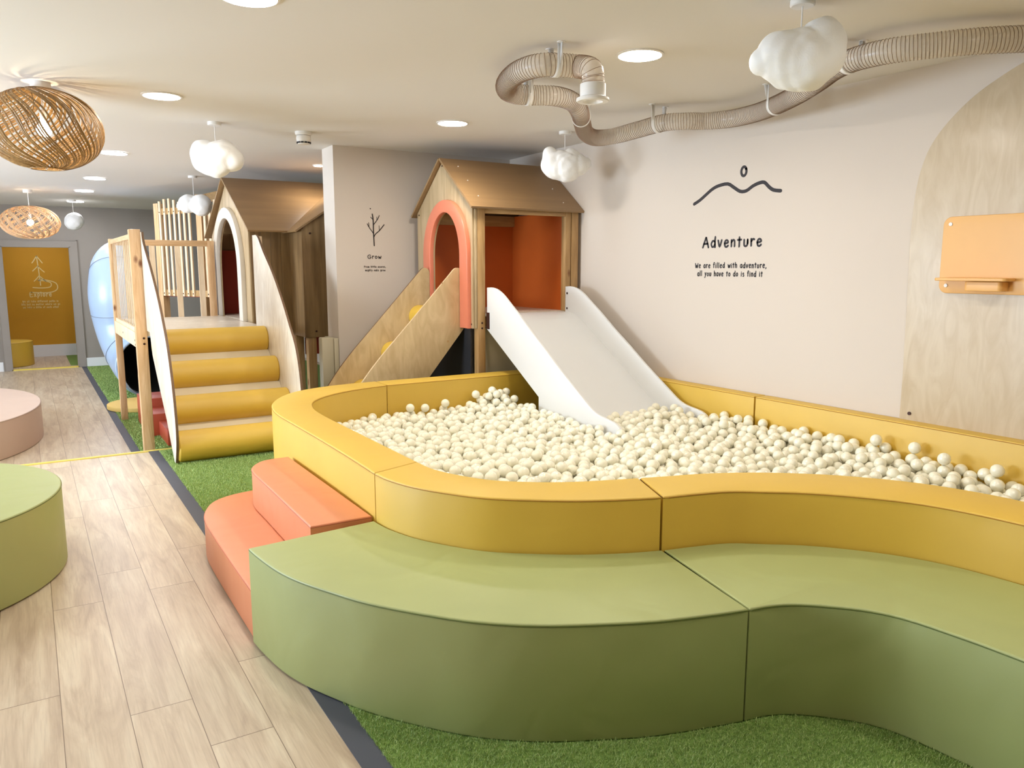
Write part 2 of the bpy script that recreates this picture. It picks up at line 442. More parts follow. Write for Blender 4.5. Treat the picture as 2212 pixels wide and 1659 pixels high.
# turf: thin base sheet plus individually built blades, one object
def blades(name, poly_fn, x0, x1, y0, y1, z, n, h, wd, seed, mat, base=None, label=None):
    rng = np.random.default_rng(seed)
    P = np.column_stack([rng.uniform(x0, x1, n), rng.uniform(y0, y1, n)])
    P = P[poly_fn(P)]; n = len(P)
    az = rng.uniform(0, 2*PI, n); lean = rng.uniform(.1, .9, n)*h; hh = h*rng.uniform(.6, 1.1, n); wz = rng.uniform(0, PI, n)
    dx, dy = np.cos(wz)*wd/2, np.sin(wz)*wd/2
    V = np.empty((n, 5, 3))
    V[:, 0] = np.column_stack([P[:, 0]-dx, P[:, 1]-dy, np.full(n, z)]); V[:, 1] = np.column_stack([P[:, 0]+dx, P[:, 1]+dy, np.full(n, z)])
    mxy = np.column_stack([np.cos(az)*lean*.35, np.sin(az)*lean*.35])
    V[:, 2] = np.column_stack([P[:, 0]+mxy[:, 0]+dx*.8, P[:, 1]+mxy[:, 1]+dy*.8, z+hh*.6]); V[:, 3] = np.column_stack([P[:, 0]+mxy[:, 0]-dx*.8, P[:, 1]+mxy[:, 1]-dy*.8, z+hh*.6])
    V[:, 4] = np.column_stack([P[:, 0]+np.cos(az)*lean, P[:, 1]+np.sin(az)*lean, z+hh])
    V = V.reshape(-1, 3)
    idx = np.arange(n)*5
    faces = [(i, i+1, i+2, i+3) for i in idx.tolist()]+[(i+3, i+2, i+4) for i in idx.tolist()]
    me = bpy.data.meshes.new(name); me.from_pydata(V.tolist(), [], faces)
    me.materials.append(M['blade'])
    o = bpy.data.objects.new(name, me); C.objects.link(o); return o
def in_poly(P, poly):
    x, y = P[:, 0], P[:, 1]; r = np.zeros(len(P), bool); q = poly[-1]
    for p in poly:
        c = ((p[1] > y) != (q[1] > y)) & (x < (q[0]-p[0])*(y-p[1])/(q[1]-p[1]+1e-12)+p[0]); r ^= c; q = p
    return r

# ---------------------------------------------------------------- soft play outlines (world metres, z from the floor up)
GO = [(.665, 3.035), (.675, 2.92), (.70, 2.75), (.74, 2.61), (.80, 2.47), (.88, 2.31), (1.0, 2.14), (1.12, 2.0), (1.27, 1.88), (1.45, 1.78), (1.60, 1.71), (1.75, 1.66), (1.908, 1.615)]
GO2 = [(1.908, 1.615), (2.0, 1.595), (2.08, 1.555), (2.16, 1.485), (2.235, 1.40), (2.28, 1.30), (2.30, 1.16), (2.31, 1.0), (2.31, .6), (2.31, .2)]
YO_L = [(2.26, 5.65), (2.05, 5.645), (1.85, 5.61), (1.62, 5.51), (1.45, 5.34), (1.32, 5.10), (1.26, 4.88), (1.235, 4.64), (1.235, 4.3), (1.235, 3.85), (1.23, 3.45), (1.22, 3.09)]
YI_L = [(1.46, 3.17), (1.46, 3.46), (1.46, 3.84), (1.46, 4.28), (1.465, 4.55), (1.485, 4.76), (1.545, 4.97), (1.65, 5.13), (1.80, 5.26), (1.97, 5.35), (2.12, 5.40), (2.26, 5.43)]
YO_A = [(1.22, 3.09), (1.225, 2.98), (1.265, 2.84), (1.34, 2.70), (1.45, 2.57), (1.60, 2.43), (1.76, 2.33), (1.93, 2.25), (2.04, 2.17)]
YO_A = [(1.2205, 3.084), (1.23, 2.97), (1.27, 2.82), (1.34, 2.68), (1.45, 2.52), (1.60, 2.395), (1.74, 2.30), (1.90, 2.22), (2.031, 2.168)]
YI_A = [(2.136, 2.422), (2.0, 2.47), (1.87, 2.52), (1.72, 2.61), (1.59, 2.73), (1.50, 2.90), (1.465, 3.03), (1.46, 3.164)]
YO_B = [(2.039, 2.163), (2.18, 2.13), (2.32, 2.085), (2.43, 2.01), (2.56, 1.91), (2.68, 1.78), (2.79, 1.62), (2.85, 1.45), (2.88, 1.24), (2.89, 1.0), (2.89, .6), (2.89, .2)]
YI_B = [(3.13, .2), (3.13, .6), (3.14, 1.0), (3.16, 1.25), (3.15, 1.50), (3.07, 1.75), (2.93, 1.96), (2.78, 2.11), (2.60, 2.24), (2.42, 2.33), (2.28, 2.375), (2.144, 2.418)]
def sm(P, k=4):
    return [(p.x, p.y) for p in catmull([(a, b, 0) for a, b in P], k)]

def soft(name, outline, z0, z1, mat, seam_mat=None, parent=None, label=None, cat=None, group=None, bev=.007, seams=True):
    me = plate([outline], z1-z0, bev, XY((z0+z1)/2), 3)
    if parent is None:
        xs = [p[0] for p in outline]; ys_ = [p[1] for p in outline]
        root = empty(name, ((min(xs)+max(xs))/2, (min(ys_)+max(ys_))/2, z0), label, cat, group); nm = 'cover'
    else: root = parent; nm = name
    o = obj(nm, me, mat, root)
    if seams and seam_mat:
        N = len(outline); pts = []
        for i in range(N):
            a, b, c = Vector(outline[i-1]), Vector(outline[i]), Vector(outline[(i+1) % N])
            pts.append((b.x, b.y, z1-.0075))
        obj('seam', MB().tube(pts, .0022, 6, closed=True), seam_mat, o)
    return root

G1 = sm(GO)+sm([(2.035, 2.160), (1.90, 2.21), (1.74, 2.29), (1.60, 2.385), (1.45, 2.51), (1.34, 2.665), (1.268, 2.81), (1.225, 2.965), (1.213, 3.09)])
soft('green_bench', [(x, y) for x, y in G1], .0065, .405, M['green'], M['seamg'], label='convex curved green padded bench, its left end touching the orange steps', cat='padded bench', group='green soft play benches')
G2 = sm(GO2)+sm([(2.885, .2), (2.885, .6), (2.883, 1.0), (2.873, 1.24), (2.843, 1.45), (2.78, 1.615), (2.673, 1.772), (2.555, 1.9), (2.425, 2.0), (2.315, 2.078), (2.18, 2.122), (2.045, 2.155)])
G2 = [(1.914, 1.613)]+G2[1:]
soft('green_bench', G2, .0065, .405, M['green'], M['seamg'], label='concave green padded bench on the right, running out of the frame', cat='padded bench', group='green soft play benches')
grp = 'yellow ball pit walls'
soft('ball_pit_wall', sm(YO_L)+sm(YI_L), .0065, .62, M['yellow'], M['seamy'], label='yellow padded ball pit wall with the rounded far left corner, behind the orange steps', cat='padded wall', group=grp)
soft('ball_pit_wall', sm(YO_A)+sm(YI_A), .0065, .62, M['yellow'], M['seamy'], label='convex yellow padded ball pit wall standing behind the convex green bench', cat='padded wall', group=grp)
soft('ball_pit_wall', sm(YO_B)+sm(YI_B), .0065, .62, M['yellow'], M['seamy'], label='long concave yellow padded ball pit wall at right behind the concave green bench', cat='padded wall', group=grp)
soft('ball_pit_wall', [(2.27, 5.65), (2.27, 5.44), (4.20, 5.455), (4.20, 5.65)], .0065, .62, M['yellow'], M['seamy'], label='straight yellow padded ball pit wall at the back below the playhouse', cat='padded wall', group=grp)
soft('ball_pit_wall', [(4.21, 3.60), (4.325, 3.60), (4.325, 5.65), (4.21, 5.65)], .0065, .62, M['yellow'], M['seamy'], label='yellow padded ball pit wall against the cream wall, to the right of the white slide', cat='padded wall', group=grp)
soft('ball_pit_wall', [(4.21, .2), (4.325, .2), (4.325, 3.585), (4.21, 3.585)], .0065, .62, M['yellow'], M['seamy'], label='long yellow padded ball pit wall against the plywood arch, running out of frame', cat='padded wall', group=grp)
soft('ball_pit_wall', [(2.9, -.05), (4.325, -.05), (4.325, .185), (2.9, .185)], .0065, .62, M['yellow'], M['seamy'], label='yellow padded ball pit wall closing the near end outside the frame', cat='padded wall', group=grp)
# orange steps
LOW = sm([(.675, 3.05), (.675, 3.4), (.678, 3.85), (.69, 4.12), (.735, 4.30), (.80, 4.42), (.90, 4.49), (1.03, 4.52), (1.21, 4.52)])+[(1.21, 3.105), (1.20, 3.06)]
soft('orange_step', LOW, .0065, .215, M['orange'], M['seamo'], label='lower orange padded step, wide, resting on the floor beside the green bench', cat='padded step', group='orange soft play steps')
HIGH = sm([(.94, 3.12), (.945, 3.5), (.95, 3.9), (.952, 4.14), (.975, 4.26), (1.035, 4.35), (1.10, 4.385), (1.212, 4.39)])+[(1.212, 3.115)]
soft('orange_step', HIGH, .219, .42, M['orange'], M['seamo'], label='upper orange padded step, narrow, stacked against the yellow wall', cat='padded step', group='orange soft play steps')
# poufs
soft('green_pouf', [(-.745+.822*math.cos(a*PI/48), 4.545+.822*math.sin(a*PI/48)) for a in range(96)], .0065, .405, M['green'], M['seamg'], label='round green padded pouf at the left edge of the frame', cat='pouf')
soft('beige_pouf', [(-.95+.99*math.cos(a*PI/48), 9.1+1.5*math.sin(a*PI/48)) for a in range(96)], ZF+.002, ZF+.34, M['pinkish'], M['seamp'], label='pinkish beige oval padded pouf at left on the lower floor', cat='pouf')
soft('yellow_pouf', [(-.42+.45*math.cos(a*PI/48), 15.75+.45*math.sin(a*PI/48)) for a in range(96)], ZF+.014, ZF+.42, M['yellow'], M['seamy'], label='round yellow padded pouf in the room beyond the doorway', cat='pouf')

# turf sheets and blades
green_out = sm(GO)+sm(GO2)[1:]
tb = MB().box(.83, 2.45, -.6, 6.84, 0, .006).box(2.45, 4.33, 5.65, 6.99, 0, .006)
t0 = obj('artificial_turf', tb, M['turf'], origin=(0, 0, 0)); tag(t0, 'green artificial turf sheet under the benches and stairs on the upper floor', 'turf', kind='stuff')
tb2 = MB().box(.775, 2.44, YS+.04, 7.32, ZF, ZF+.006).box(.775, 4.2, 7.32, YB-.03, ZF, ZF+.006).box(.55, 2.9, YB+.2, 16.95, ZF+.012, ZF+.016)
t1 = obj('artificial_turf', tb2, M['turf'], origin=(0, 0, 0)); tag(t1, 'green artificial turf sheet on the lower floor under the play frame', 'turf', kind='stuff')
near_poly = [(.825, 2.55)]+[(x-.004, y-.004) for x, y in green_out if x > .8]+[(2.6, .4), (.825, .4)]
def f_near(P): return in_poly(P, near_poly)
bl = blades('turf_pile', f_near, .82, 2.5, .6, 2.6, .004, 150000, .017, .0016, 1, None)
tag(bl, 'near turf pile, short green and tan blades in front of the green benches', 'grass', kind='stuff')
def f_mid(P):
    x, y = P[:, 0], P[:, 1]
    return ~((x < .95) & (y < 4.4)) & ~((x > 1.2) & (y < 5.6))
bl = blades('turf_pile', f_mid, .825, 2.0, 3.0, 6.83, .004, 110000, .016, .0022, 2, None)
tag(bl, 'turf pile between the orange steps and the padded stairs', 'grass', kind='stuff')
bl = blades('turf_pile', lambda P: P[:, 0] > 0, .77, 2.0, YS+.05, 14.8, ZF+.004, 60000, .016, .005, 3, None)
tag(bl, 'turf pile on the lower floor around the tube slide mouth', 'grass', kind='stuff')

# ---------------------------------------------------------------- white slide
def edged(o, axis, mat):
    o.data.materials.append(mat)
    for p in o.data.polygons:
        if abs(p.normal[axis]) < .7: p.material_index = 1
    return o
def panel(loop, thick, fn, mat, parent, name, bev=.004, edge=None, axis=0):
    o = obj(name, plate([loop], thick, bev, fn), mat, parent)
    return edged(o, axis, edge) if edge else o
def bolt(parent, p, d, r=.008, name='bolt', mat=None):
    p = Vector(p); d = Vector(d); obj(name, MB().cyl(p, p+d, r, 10), mat or M['bolt'], parent)

sl = empty('slide', (3.74, 5.0, 0), 'white slide running from the playhouse with the coral arch into the ball pit', 'slide')
side_top = [(5.745, 1.33), (5.66, 1.332), (5.57, 1.315), (5.47, 1.27), (5.36, 1.20), (5.24, 1.125), (5.05, .995), (4.86, .875), (4.68, .755), (4.52, .655), (4.38, .57), (4.27, .505), (4.19, .478), (4.10, .465), (4.02, .45), (3.96, .415), (3.93, .36), (3.92, .28)]
side_bot = [(3.92, .2), (4.95, .2), (4.95, .50), (5.745, .975)]
so = sm(side_top, 3)+side_bot
panel(so, .022, YZ(3.335), M['slidewhite'], sl, 'side_panel')
slr = panel(so, .022, YZ(4.155), M['slidewhite'], sl, 'side_panel')
bedp = [(5.76, 1.105), (5.66, 1.10), (5.55, 1.07), (5.42, 1.0), (4.9, .68), (4.5, .435), (4.3, .34), (4.15, .30), (3.95, .28)]
bp = catmull([(0, a, b) for a, b in bedp], 5)
bmb = MB()
for x0, x1, dz in ((3.346, 4.144, 0),):
    vs = []; fs = []
    for p in bp: vs += [(x0, p.y, p.z), (x1, p.y, p.z), (x1, p.y, p.z-.016), (x0, p.y, p.z-.016)]
    for i in range(len(bp)-1):
        a = i*4
        for k in range(4): fs.append((a+k, a+(k+1) % 4, a+4+(k+1) % 4, a+4+k))
    fs += [(0, 3, 2, 1), tuple(len(vs)-4+k for k in range(4))]
    bmb.add(vs, fs)
obj('slide_bed', bmb, M['slidewhite'], sl)
for z in (1.27, 1.135): bolt(slr, (4.145, 5.715, z), (-.004, 0, 0), .010)
br_ = MB().box(3.318, 3.326, 5.70, 5.745, .98, 1.12)
obj('bracket', br_, M['bolt'], sl)

# ---------------------------------------------------------------- playhouse on the right
def arch(cu, base, spring, rx, rz, n=28):
    p = [(cu-rx, base)]
    p += [(cu-rx*math.cos(PI*i/n), spring+rz*math.sin(PI*i/n)) for i in range(n+1)]
    return p+[(cu+rx, base)]
def ring(cu, base, spring, ro, rzo, ri, rzi, n=28):
    a = arch(cu, base, spring, ro, rzo, n); b = arch(cu, base, spring, ri, rzi, n)
    return a+b[::-1]

ph = empty('playhouse', (3.75, 6.3, 0), 'wooden playhouse with coral arch and orange inside, above the ball pit slide', 'playhouse')
fp = [(5.775, .985), (5.775, 2.0), (6.30, 2.425), (6.84, 2.0), (6.84, .985)]
hole = arch(6.225, .99, 1.60, .295, .385)
front = [(5.775, .985), (5.775, 2.0), (6.30, 2.425), (6.84, 2.0), (6.84, .985)]
# panel as an outline that walks round the arch opening
fo = [(5.775, .985), (5.775, 2.0), (6.30, 2.425), (6.84, 2.0), (6.84, .985)]+arch(6.225, .985, 1.60, .29, .385)[::-1]
phf = obj('front_panel', plate([fo], .018, .001, YZ(3.211)), M['stainlight'], ph)
obj('arch_trim', plate([ring(6.225, .985, 1.60, .425, .485, .285, .378)], .04, .005, YZ(3.184)), M['coral'], ph, label='coral painted arch trim')
def sloped(mb, x0, x1, ya, za, yb, zb, th):
    """roof board: runs along X, slopes from (ya,za) to (yb,zb), thickness upward"""
    d = Vector((0, yb-ya, zb-za)).normalized(); n = Vector((1, 0, 0)).cross(d)
    if n.z < 0: n = -n
    n *= th; vs = []
    for x in (x0, x1):
        for y, z in ((ya, za), (yb, zb)):
            vs += [(x, y, z), (x, y+n.y, z+n.z)]
    mb.add(vs, [(0, 2, 3, 1), (4, 5, 7, 6), (0, 1, 5, 4), (2, 6, 7, 3), (0, 4, 6, 2), (1, 3, 7, 5)]); return mb
phr = obj('roof_panel', sloped(MB(), 3.165, 4.325, 5.725, 1.985, 6.305, 2.435, .018), M['stainroof'], ph)
obj('roof_panel', sloped(MB(), 3.165, 4.325, 6.895, 1.965, 6.305, 2.435, .018), M['stainroof'], ph)
for x, f in ((3.30, .18), (3.30, .48), (3.30, .8), (4.16, .55), (4.16, .85)):
    y = 6.3-(6.3-5.725)*f; z = 2.45-(2.45-2.0)*f
    obj('roof_screw', MB().sphere((x, y, z+.006), .006, 2), M['plasticwhite'], phr)
for x0, x1, y0, y1 in ((3.245, 3.318, 5.76, 5.83), (3.245, 3.318, 6.76, 6.83), (4.155, 4.215, 5.765, 5.83), (4.222, 4.295, 5.76, 5.83), (4.222, 4.295, 6.76, 6.83)):
    po = obj('post', MB().box(x0, x1, y0, y1, 0.006, 2.0 if y0 < 6 else 1.95, .004), M['stainpost'], ph)
    if x0 < 3.3 and y0 < 6: php = po
obj('header_beam', MB().box(3.32, 4.153, 5.765, 5.80, 1.95, 2.0, .003), M['stainbeam'], ph)
obj('header_beam', MB().box(3.32, 4.22, 6.70, 6.735, 1.90, 2.0, .003), M['stainbeam'], ph)
obj('corner_board', MB().box(3.222, 3.243, 5.762, 5.80, .985, 1.985, .003), M['stainlight'], ph)
obj('floor_deck', MB().box(3.225, 4.22, 5.77, 6.80, 1.085, 1.11), M['birchlight'], ph)
obj('back_panel', MB().box(3.32, 4.205, 6.735, 6.755, 1.11, 1.905), M['orangepanel'], ph, label='orange back panel')
obj('side_panel', MB().box(4.20, 4.218, 5.835, 6.755, 1.11, 2.0), M['orangepanel'], ph, label='orange side panel')
obj('lower_board', MB().box(3.215, 3.233, 5.84, 6.84, .02, .98), M['black'], ph, label='black board below the deck')
obj('deck_beam', MB().box(3.32, 4.153, 5.79, 5.83, 1.0, 1.085), M['stainbeam'], ph)
obj('padded_panel', MB().box(3.322, 4.15, 5.835, 5.88, .02, .98, .012), M['cream_vinyl'], ph, label='cream padded panel below the deck')
for z in (.985, 1.03): bolt(php, (3.285, 5.764, z), (0, -.005, 0), .009)
for y, z in ((5.80, 1.02), (6.80, 1.985), (6.31, 2.385)): bolt(phf, (3.204, y, z), (-.005, 0, 0), .008)

# ---------------------------------------------------------------- climbing ramp
ra = empty('climbing_ramp', (2.6, 6.28, 0), 'plywood climbing ramp with yellow padded rungs leaning on the coral arch', 'climbing ramp')
rl = [(3.205, .97), (3.205, 1.42), (3.195, 1.47), (3.165, 1.495), (3.125, 1.49), (3.08, 1.445), (2.88, 1.235), (2.62, .965), (2.45, .79), (2.33, .655), (2.24, .54), (2.16, .42), (2.08, .25), (2.05, .10), (2.07, .008), (2.33, .008), (2.45, .13), (2.86, .56)]
rl = [rl[0], rl[1]]+[(p.x, p.y) for p in catmull([(a, b, 0) for a, b in rl[1:6]], 4)][1:]+[(p.x, p.y) for p in catmull([(a, b, 0) for a, b in rl[6:15]], 3)]+rl[15:]
ro = panel(rl, .022, XZ(5.957), M['birch'], ra, 'side_panel', .0015, M['edgelight'], 1)
panel([(min(x*.988, 3.161), z) for x, z in rl], .022, XZ(6.525), M['birch'], ra, 'side_panel', .0015, M['edge'], 1)
for x, z in ((2.22, .13), (2.475, .41), (2.77, .735), (3.05, 1.055)):
    m_ = MB(); prof = []
    m_.cyl((x, 5.970, z), (x, 6.512, z), .105, 28)
    obj('rung', m_, M['yellow'], ra)
bd = MB().beam((2.24, 6.241, .03), (3.15, 6.241, .97), .54, .016, up=(0, 0, 1))
obj('backing_board', bd, M['birch'], ra)
bolt(ro, (3.05, 5.946, .87), (0, -.005, 0), .009, mat=M['stainbeam']); bolt(ro, (3.0, 5.946, 1.37), (0, -.004, 0), .006, mat=M['stainbeam'])

# ---------------------------------------------------------------- play frame: deck with railings
pf = empty('play_platform', (1.35, 8.5, ZF), 'pine play platform on posts with railings, left of the arched house', 'play platform')
for x0, x1, y0, y1, zt in ((.785, .875, 7.47, 7.56, 1.825), (.785, .85, 9.38, 9.45, 1.80), (1.79, 1.86, 9.42, 9.49, 1.80)):
    po = obj('post', MB().box(x0, x1, y0, y1, ZF+.006, zt, .004), M['pine'], pf)
    if y0 < 8: pfp = po
rr = MB().box(.80, .835, 7.56, 9.38, 1.745, 1.79, .003)
obj('top_rail', rr, M['pine_y'], pf)
sl_ = MB()
for i in range(13):
    y = 7.66+i*(9.30-7.66)/12
    sl_.box(.814, .820, y-.012, y+.012, .95, 1.745)
obj('railing_slats', sl_, M['slat'], pf)
obj('bottom_rail', MB().box(.80, .835, 7.56, 9.38, .925, .965, .003), M['slat'], pf)
pfe = obj('edge_board', MB().box(.787, .80, 7.50, 9.44, .80, .93, .002), M['slat'], pf)
obj('deck', MB().box(.876, 1.848, 7.48, 9.42, .90, .948).box(1.848, 1.90, 7.64, 9.40, .90, .948), M['birchlight'], pf)
obj('back_rail', MB().box(.85, 1.79, 9.43, 9.455, 1.735, 1.80, .003), M['pine_x'], pf)
bsl = MB()
for x in (.95, 1.21, 1.47, 1.71): bsl.box(x-.028, x+.028, 9.425, 9.455, .948, 1.735)
obj('back_railing_slats', bsl, M['slat'], pf)
for z in (.835, .885): bolt(pfp, (.845, 7.472, z), (0, -.005, 0), .010)
for y, z in ((8.6, .86), (7.6, .86), (7.6, .82)): bolt(pfe, (.79, y, z), (-.005, 0, 0), .009)

# ---------------------------------------------------------------- padded stairs
st = empty('padded_stairs', (1.36, 6.9, 0), 'steep stairs of four yellow padded rolls between pale plywood sides', 'stairs')
lf = [(7.46, 1.80), (7.40, 1.80), (7.34, 1.70), (7.04, 1.51), (6.71, 1.27), (6.51, 1.07), (6.36, .88), (6.25, .63), (6.19, .37), (6.20, .18), (6.29, .012)]
lf = [lf[0]]+[(p.x, p.y) for p in catmull([(a, b, 0) for a, b in lf[1:]], 3)]
lb = [(6.345, .012), (6.61, .29), (6.97, .57), (7.20, .76), (7.27, .95), (7.46, .95)]
panel(lf+lb, .02, YZ(.882), M['birchlight'], st, 'side_panel', .001, M['edge'])
rf = [(7.62, 1.80), (7.50, 1.80), (7.42, 1.77), (7.26, 1.64), (6.97, 1.44), (6.71, 1.21), (6.53, 1.02), (6.39, .87), (6.30, .68), (6.25, .42), (6.26, .18), (6.33, .012)]
rf = [rf[0]]+[(p.x, p.y) for p in catmull([(a, b, 0) for a, b in rf[1:]], 3)]
rbk = [(6.45, .012), (6.80, .35), (7.25, .70), (7.62, .93)]
panel(rf+rbk, .02, YZ(1.862), M['birchlight'], st, 'side_panel', .001, M['edge'])
for y, z in ((7.30, .845), (6.975, .60), (6.655, .355), (6.34, .128)):
    m_ = MB(); n = 28; r = .122
    pf_ = [(0, r-.012), (.012, r)]
    m_.tube([(.893, y, z), (.905, y, z), (1.84, y, z), (1.852, y, z)], r, 32, r_list=[r-.01, r, r, r-.01])
    obj('padded_roll', m_, M['yellow'], st)
obj('backing_board', MB().beam((1.372, 6.305, .03), (1.372, 7.40, .88), .958, .02), M['cream'], st)
obj('corner_post', MB().box(1.875, 1.925, 7.55, 7.62, .95, 1.79, .003), M['slat'], st)

# ---------------------------------------------------------------- arched house on the left
h1 = empty('playhouse', (2.4, 8.9, ZF), 'dark stained wooden playhouse with white arch above the yellow padded stairs', 'playhouse')
CY = 8.93
def planks_yz(x, y0, y1, zfun0, zfun1, n, th, mb):
    for i in range(n):
        a = y0+(y1-y0)*i/n+.0015; b = y0+(y1-y0)*(i+1)/n-.0015
        for q in (0,):
            vs = []
            for xx in (x, x+th):
                vs += [(xx, a, zfun0(a)), (xx, b, zfun0(b)), (xx, b, zfun1(b)), (xx, a, zfun1(a))]
            mb.add(vs, [(0, 1, 2, 3), (7, 6, 5, 4), (0, 4, 5, 1), (1, 5, 6, 2), (2, 6, 7, 3), (3, 7, 4, 0)])
    return mb
fo = [(8.06, .88), (8.06, 1.86), (CY, 2.425), (9.82, 1.86), (9.82, .88)]+arch(CY-.01, .88, 1.50, .52, .53)[::-1]
obj('front_panel', plate([fo], .018, .001, YZ(1.93)), M['stainlight'], h1)
obj('arch_trim', plate([ring(CY-.01, .95, 1.50, .665, .64, .515, .525)], .05, .006, YZ(1.898)), M['archwhite'], h1, label='white arch trim')
obj('roof_panel', sloped(MB(), 1.872, 3.1, 7.86, 1.845, CY+.005, 2.44, .018), M['stainroof'], h1)
obj('roof_panel', sloped(MB(), 1.872, 3.1, 10.01, 1.845, CY+.005, 2.44, .018), M['stainroof'], h1)
sw = MB()
for i in range(4):
    a = 1.94+i*.1; sw.box(a, a+.097, 8.06, 8.078, .82, 1.93)
obj('side_wall', sw, M['stain'], h1)
obj('wing_wall', planks_yz(2.33, 7.60, 8.10, lambda y: .81, lambda y: 1.885, 1, .018, MB()), M['stain'], h1)
h1w = obj('wing_front', plate([[(2.332, .81), (2.332, 1.885), (2.42, 1.945), (2.6, 2.06), (2.75, 2.16), (2.75, .81)]], .018, .001, XZ(7.609)), M['stain'], h1)
wr = MB(); th = .016
vs = []
for y in (7.575, 8.93):
    for x, z in ((2.26, 1.842), (3.1, 2.40)): vs += [(x, y, z), (x-.009, y, z+.014)]
wr.add(vs, [(0, 2, 3, 1), (4, 5, 7, 6), (0, 1, 5, 4), (2, 6, 7, 3), (0, 4, 6, 2), (1, 3, 7, 5)])
obj('wing_roof', wr, M['stainroof'], h1)
obj('corner_strip', MB().box(2.318, 2.33, 7.60, 7.63, .81, 1.87), M['stain'], h1)
obj('house_floor', MB().box(1.94, 2.95, 8.08, 9.80, .90, .948), M['birchlight'], h1)
obj('inner_panel', MB().box(2.92, 2.94, 8.08, 9.82, .95, 1.75), M['redpanel'], h1, label='rust red inner panel')
obj('inner_panel', MB().box(1.96, 2.90, 9.795, 9.81, .95, 1.70), M['redpanel'], h1, label='rust red inner panel')
obj('inner_wall', MB().box(2.94, 2.96, 8.06, 9.84, .95, 2.2).box(1.94, 2.94, 9.82, 9.84, .9, 1.9), M['stain'], h1)
for x0, y0 in ((2.35, 7.62), (2.34, 8.0), (1.95, 9.74), (2.85, 9.74), (2.85, 7.62)):
    obj('post', MB().box(x0, x0+.085, y0, y0+.085, ZF+.006, .81 if y0 < 8.5 else .9, .004), M['stainpost'], h1)
obj('red_beam', MB().box(2.44, 2.84, 7.99, 8.03, .60, .80), M['redpanel'], h1)
for x, z in ((2.40, 1.83), (2.43, .87)): bolt(h1w, (x, 7.599, z), (0, -.005, 0), .010)
pp = empty('padded_pillar_guard', (2.38, 7.05, 0), 'cream padded guard wrapped at the foot of the partition end', 'padding')
obj('cover', MB().box(2.285, 2.40, 7.0, 7.10, .0, .855, .012), M['cream_vinyl'], pp)
obj('cover', MB().box(2.402, 2.448, 7.0, 7.28, .0, .845, .008), M['cream_vinyl'], pp)

# ---------------------------------------------------------------- slatted tower behind
tw = empty('slatted_tower', (1.9, 11.0, ZF), 'tall play tower screened with thin vertical pine slats, near the ceiling', 'play tower')
PA, PB = Vector((1.57, 11.35, 0)), Vector((2.15, 10.06, 0))
dv = (PB-PA); Ld = dv.length; dv.normalize(); nv_ = Vector((-dv.y, dv.x, 0))
def slat(mb, t_, z0, z1, w_=.04, th=.02, off=0):
    a = PA+dv*t_+nv_*off; mb.beam((a.x, a.y, z0), (a.x, a.y, z1), w_, th, up=(nv_.x, nv_.y, 0)); return mb
obj('corner_post', slat(MB(), 0, ZF, 2.33, .10, .09), M['pine'], tw)
obj('corner_post', slat(MB(), .92, ZF, 2.40, .11, .09, .0), M['pine'], tw)
obj('corner_post', slat(MB(), Ld, ZF, 2.40, .09, .09), M['pine'], tw)
ss = MB()
for i in range(13):
    t_ = .12+i*(Ld-.15)/12
    if abs(t_-.92) < .07: continue
    slat(ss, t_, 1.13, 2.35+.03*math.sin(i), .04, .018, -.06)
tws = obj('slat_screen', ss, M['slat'], tw)
ss = MB()
for i in range(9):
    t_ = .2+i*(Ld-.3)/8; slat(ss, t_, 1.13, 2.3, .04, .018, .5)
obj('rear_slat_screen', ss, M['pine'], tw)
hb2 = MB()
for z in (1.17, 2.22):
    a = PA+dv*.05-nv_*.04; b = PB-nv_*.04; hb2.beam((a.x, a.y, z), (b.x, b.y, z), .02, .08)
hb2.beam((PA.x+.5, PA.y+.1, 2.40), (PB.x+.3, PB.y, 2.46), .04, .12)
obj('cross_rail', hb2, M['stainbeam'], tw)
obj('tower_floor', MB().add([(PA.x, PA.y, 1.12), (PB.x, PB.y, 1.12), (PB.x+.9, PB.y+.2, 1.12), (PA.x+.9, PA.y+.3, 1.12), (PA.x, PA.y, 1.16), (PB.x, PB.y, 1.16), (PB.x+.9, PB.y+.2, 1.16), (PA.x+.9, PA.y+.3, 1.16)], [(0, 1, 2, 3), (7, 6, 5, 4), (0, 4, 5, 1), (1, 5, 6, 2), (2, 6, 7, 3), (3, 7, 4, 0)]), M['redpanel'], tw)
for i in range(13):
    t_ = .12+i*(Ld-.15)/12
    if abs(t_-.92) < .07: continue
    for z in (1.165, 2.21):
        a = PA+dv*t_-nv_*.07; bolt(tws, a+Vector((0, 0, z)), -nv_*.004, .008)
gr = MB()
for i in range(14): gr.tube([(2.1+.0, 10.3, .55+i*.035), (2.5, 10.3, .55+i*.035)], .016, 8)
g_ = obj('ribbed_tunnel', gr, M['grille'], tw)

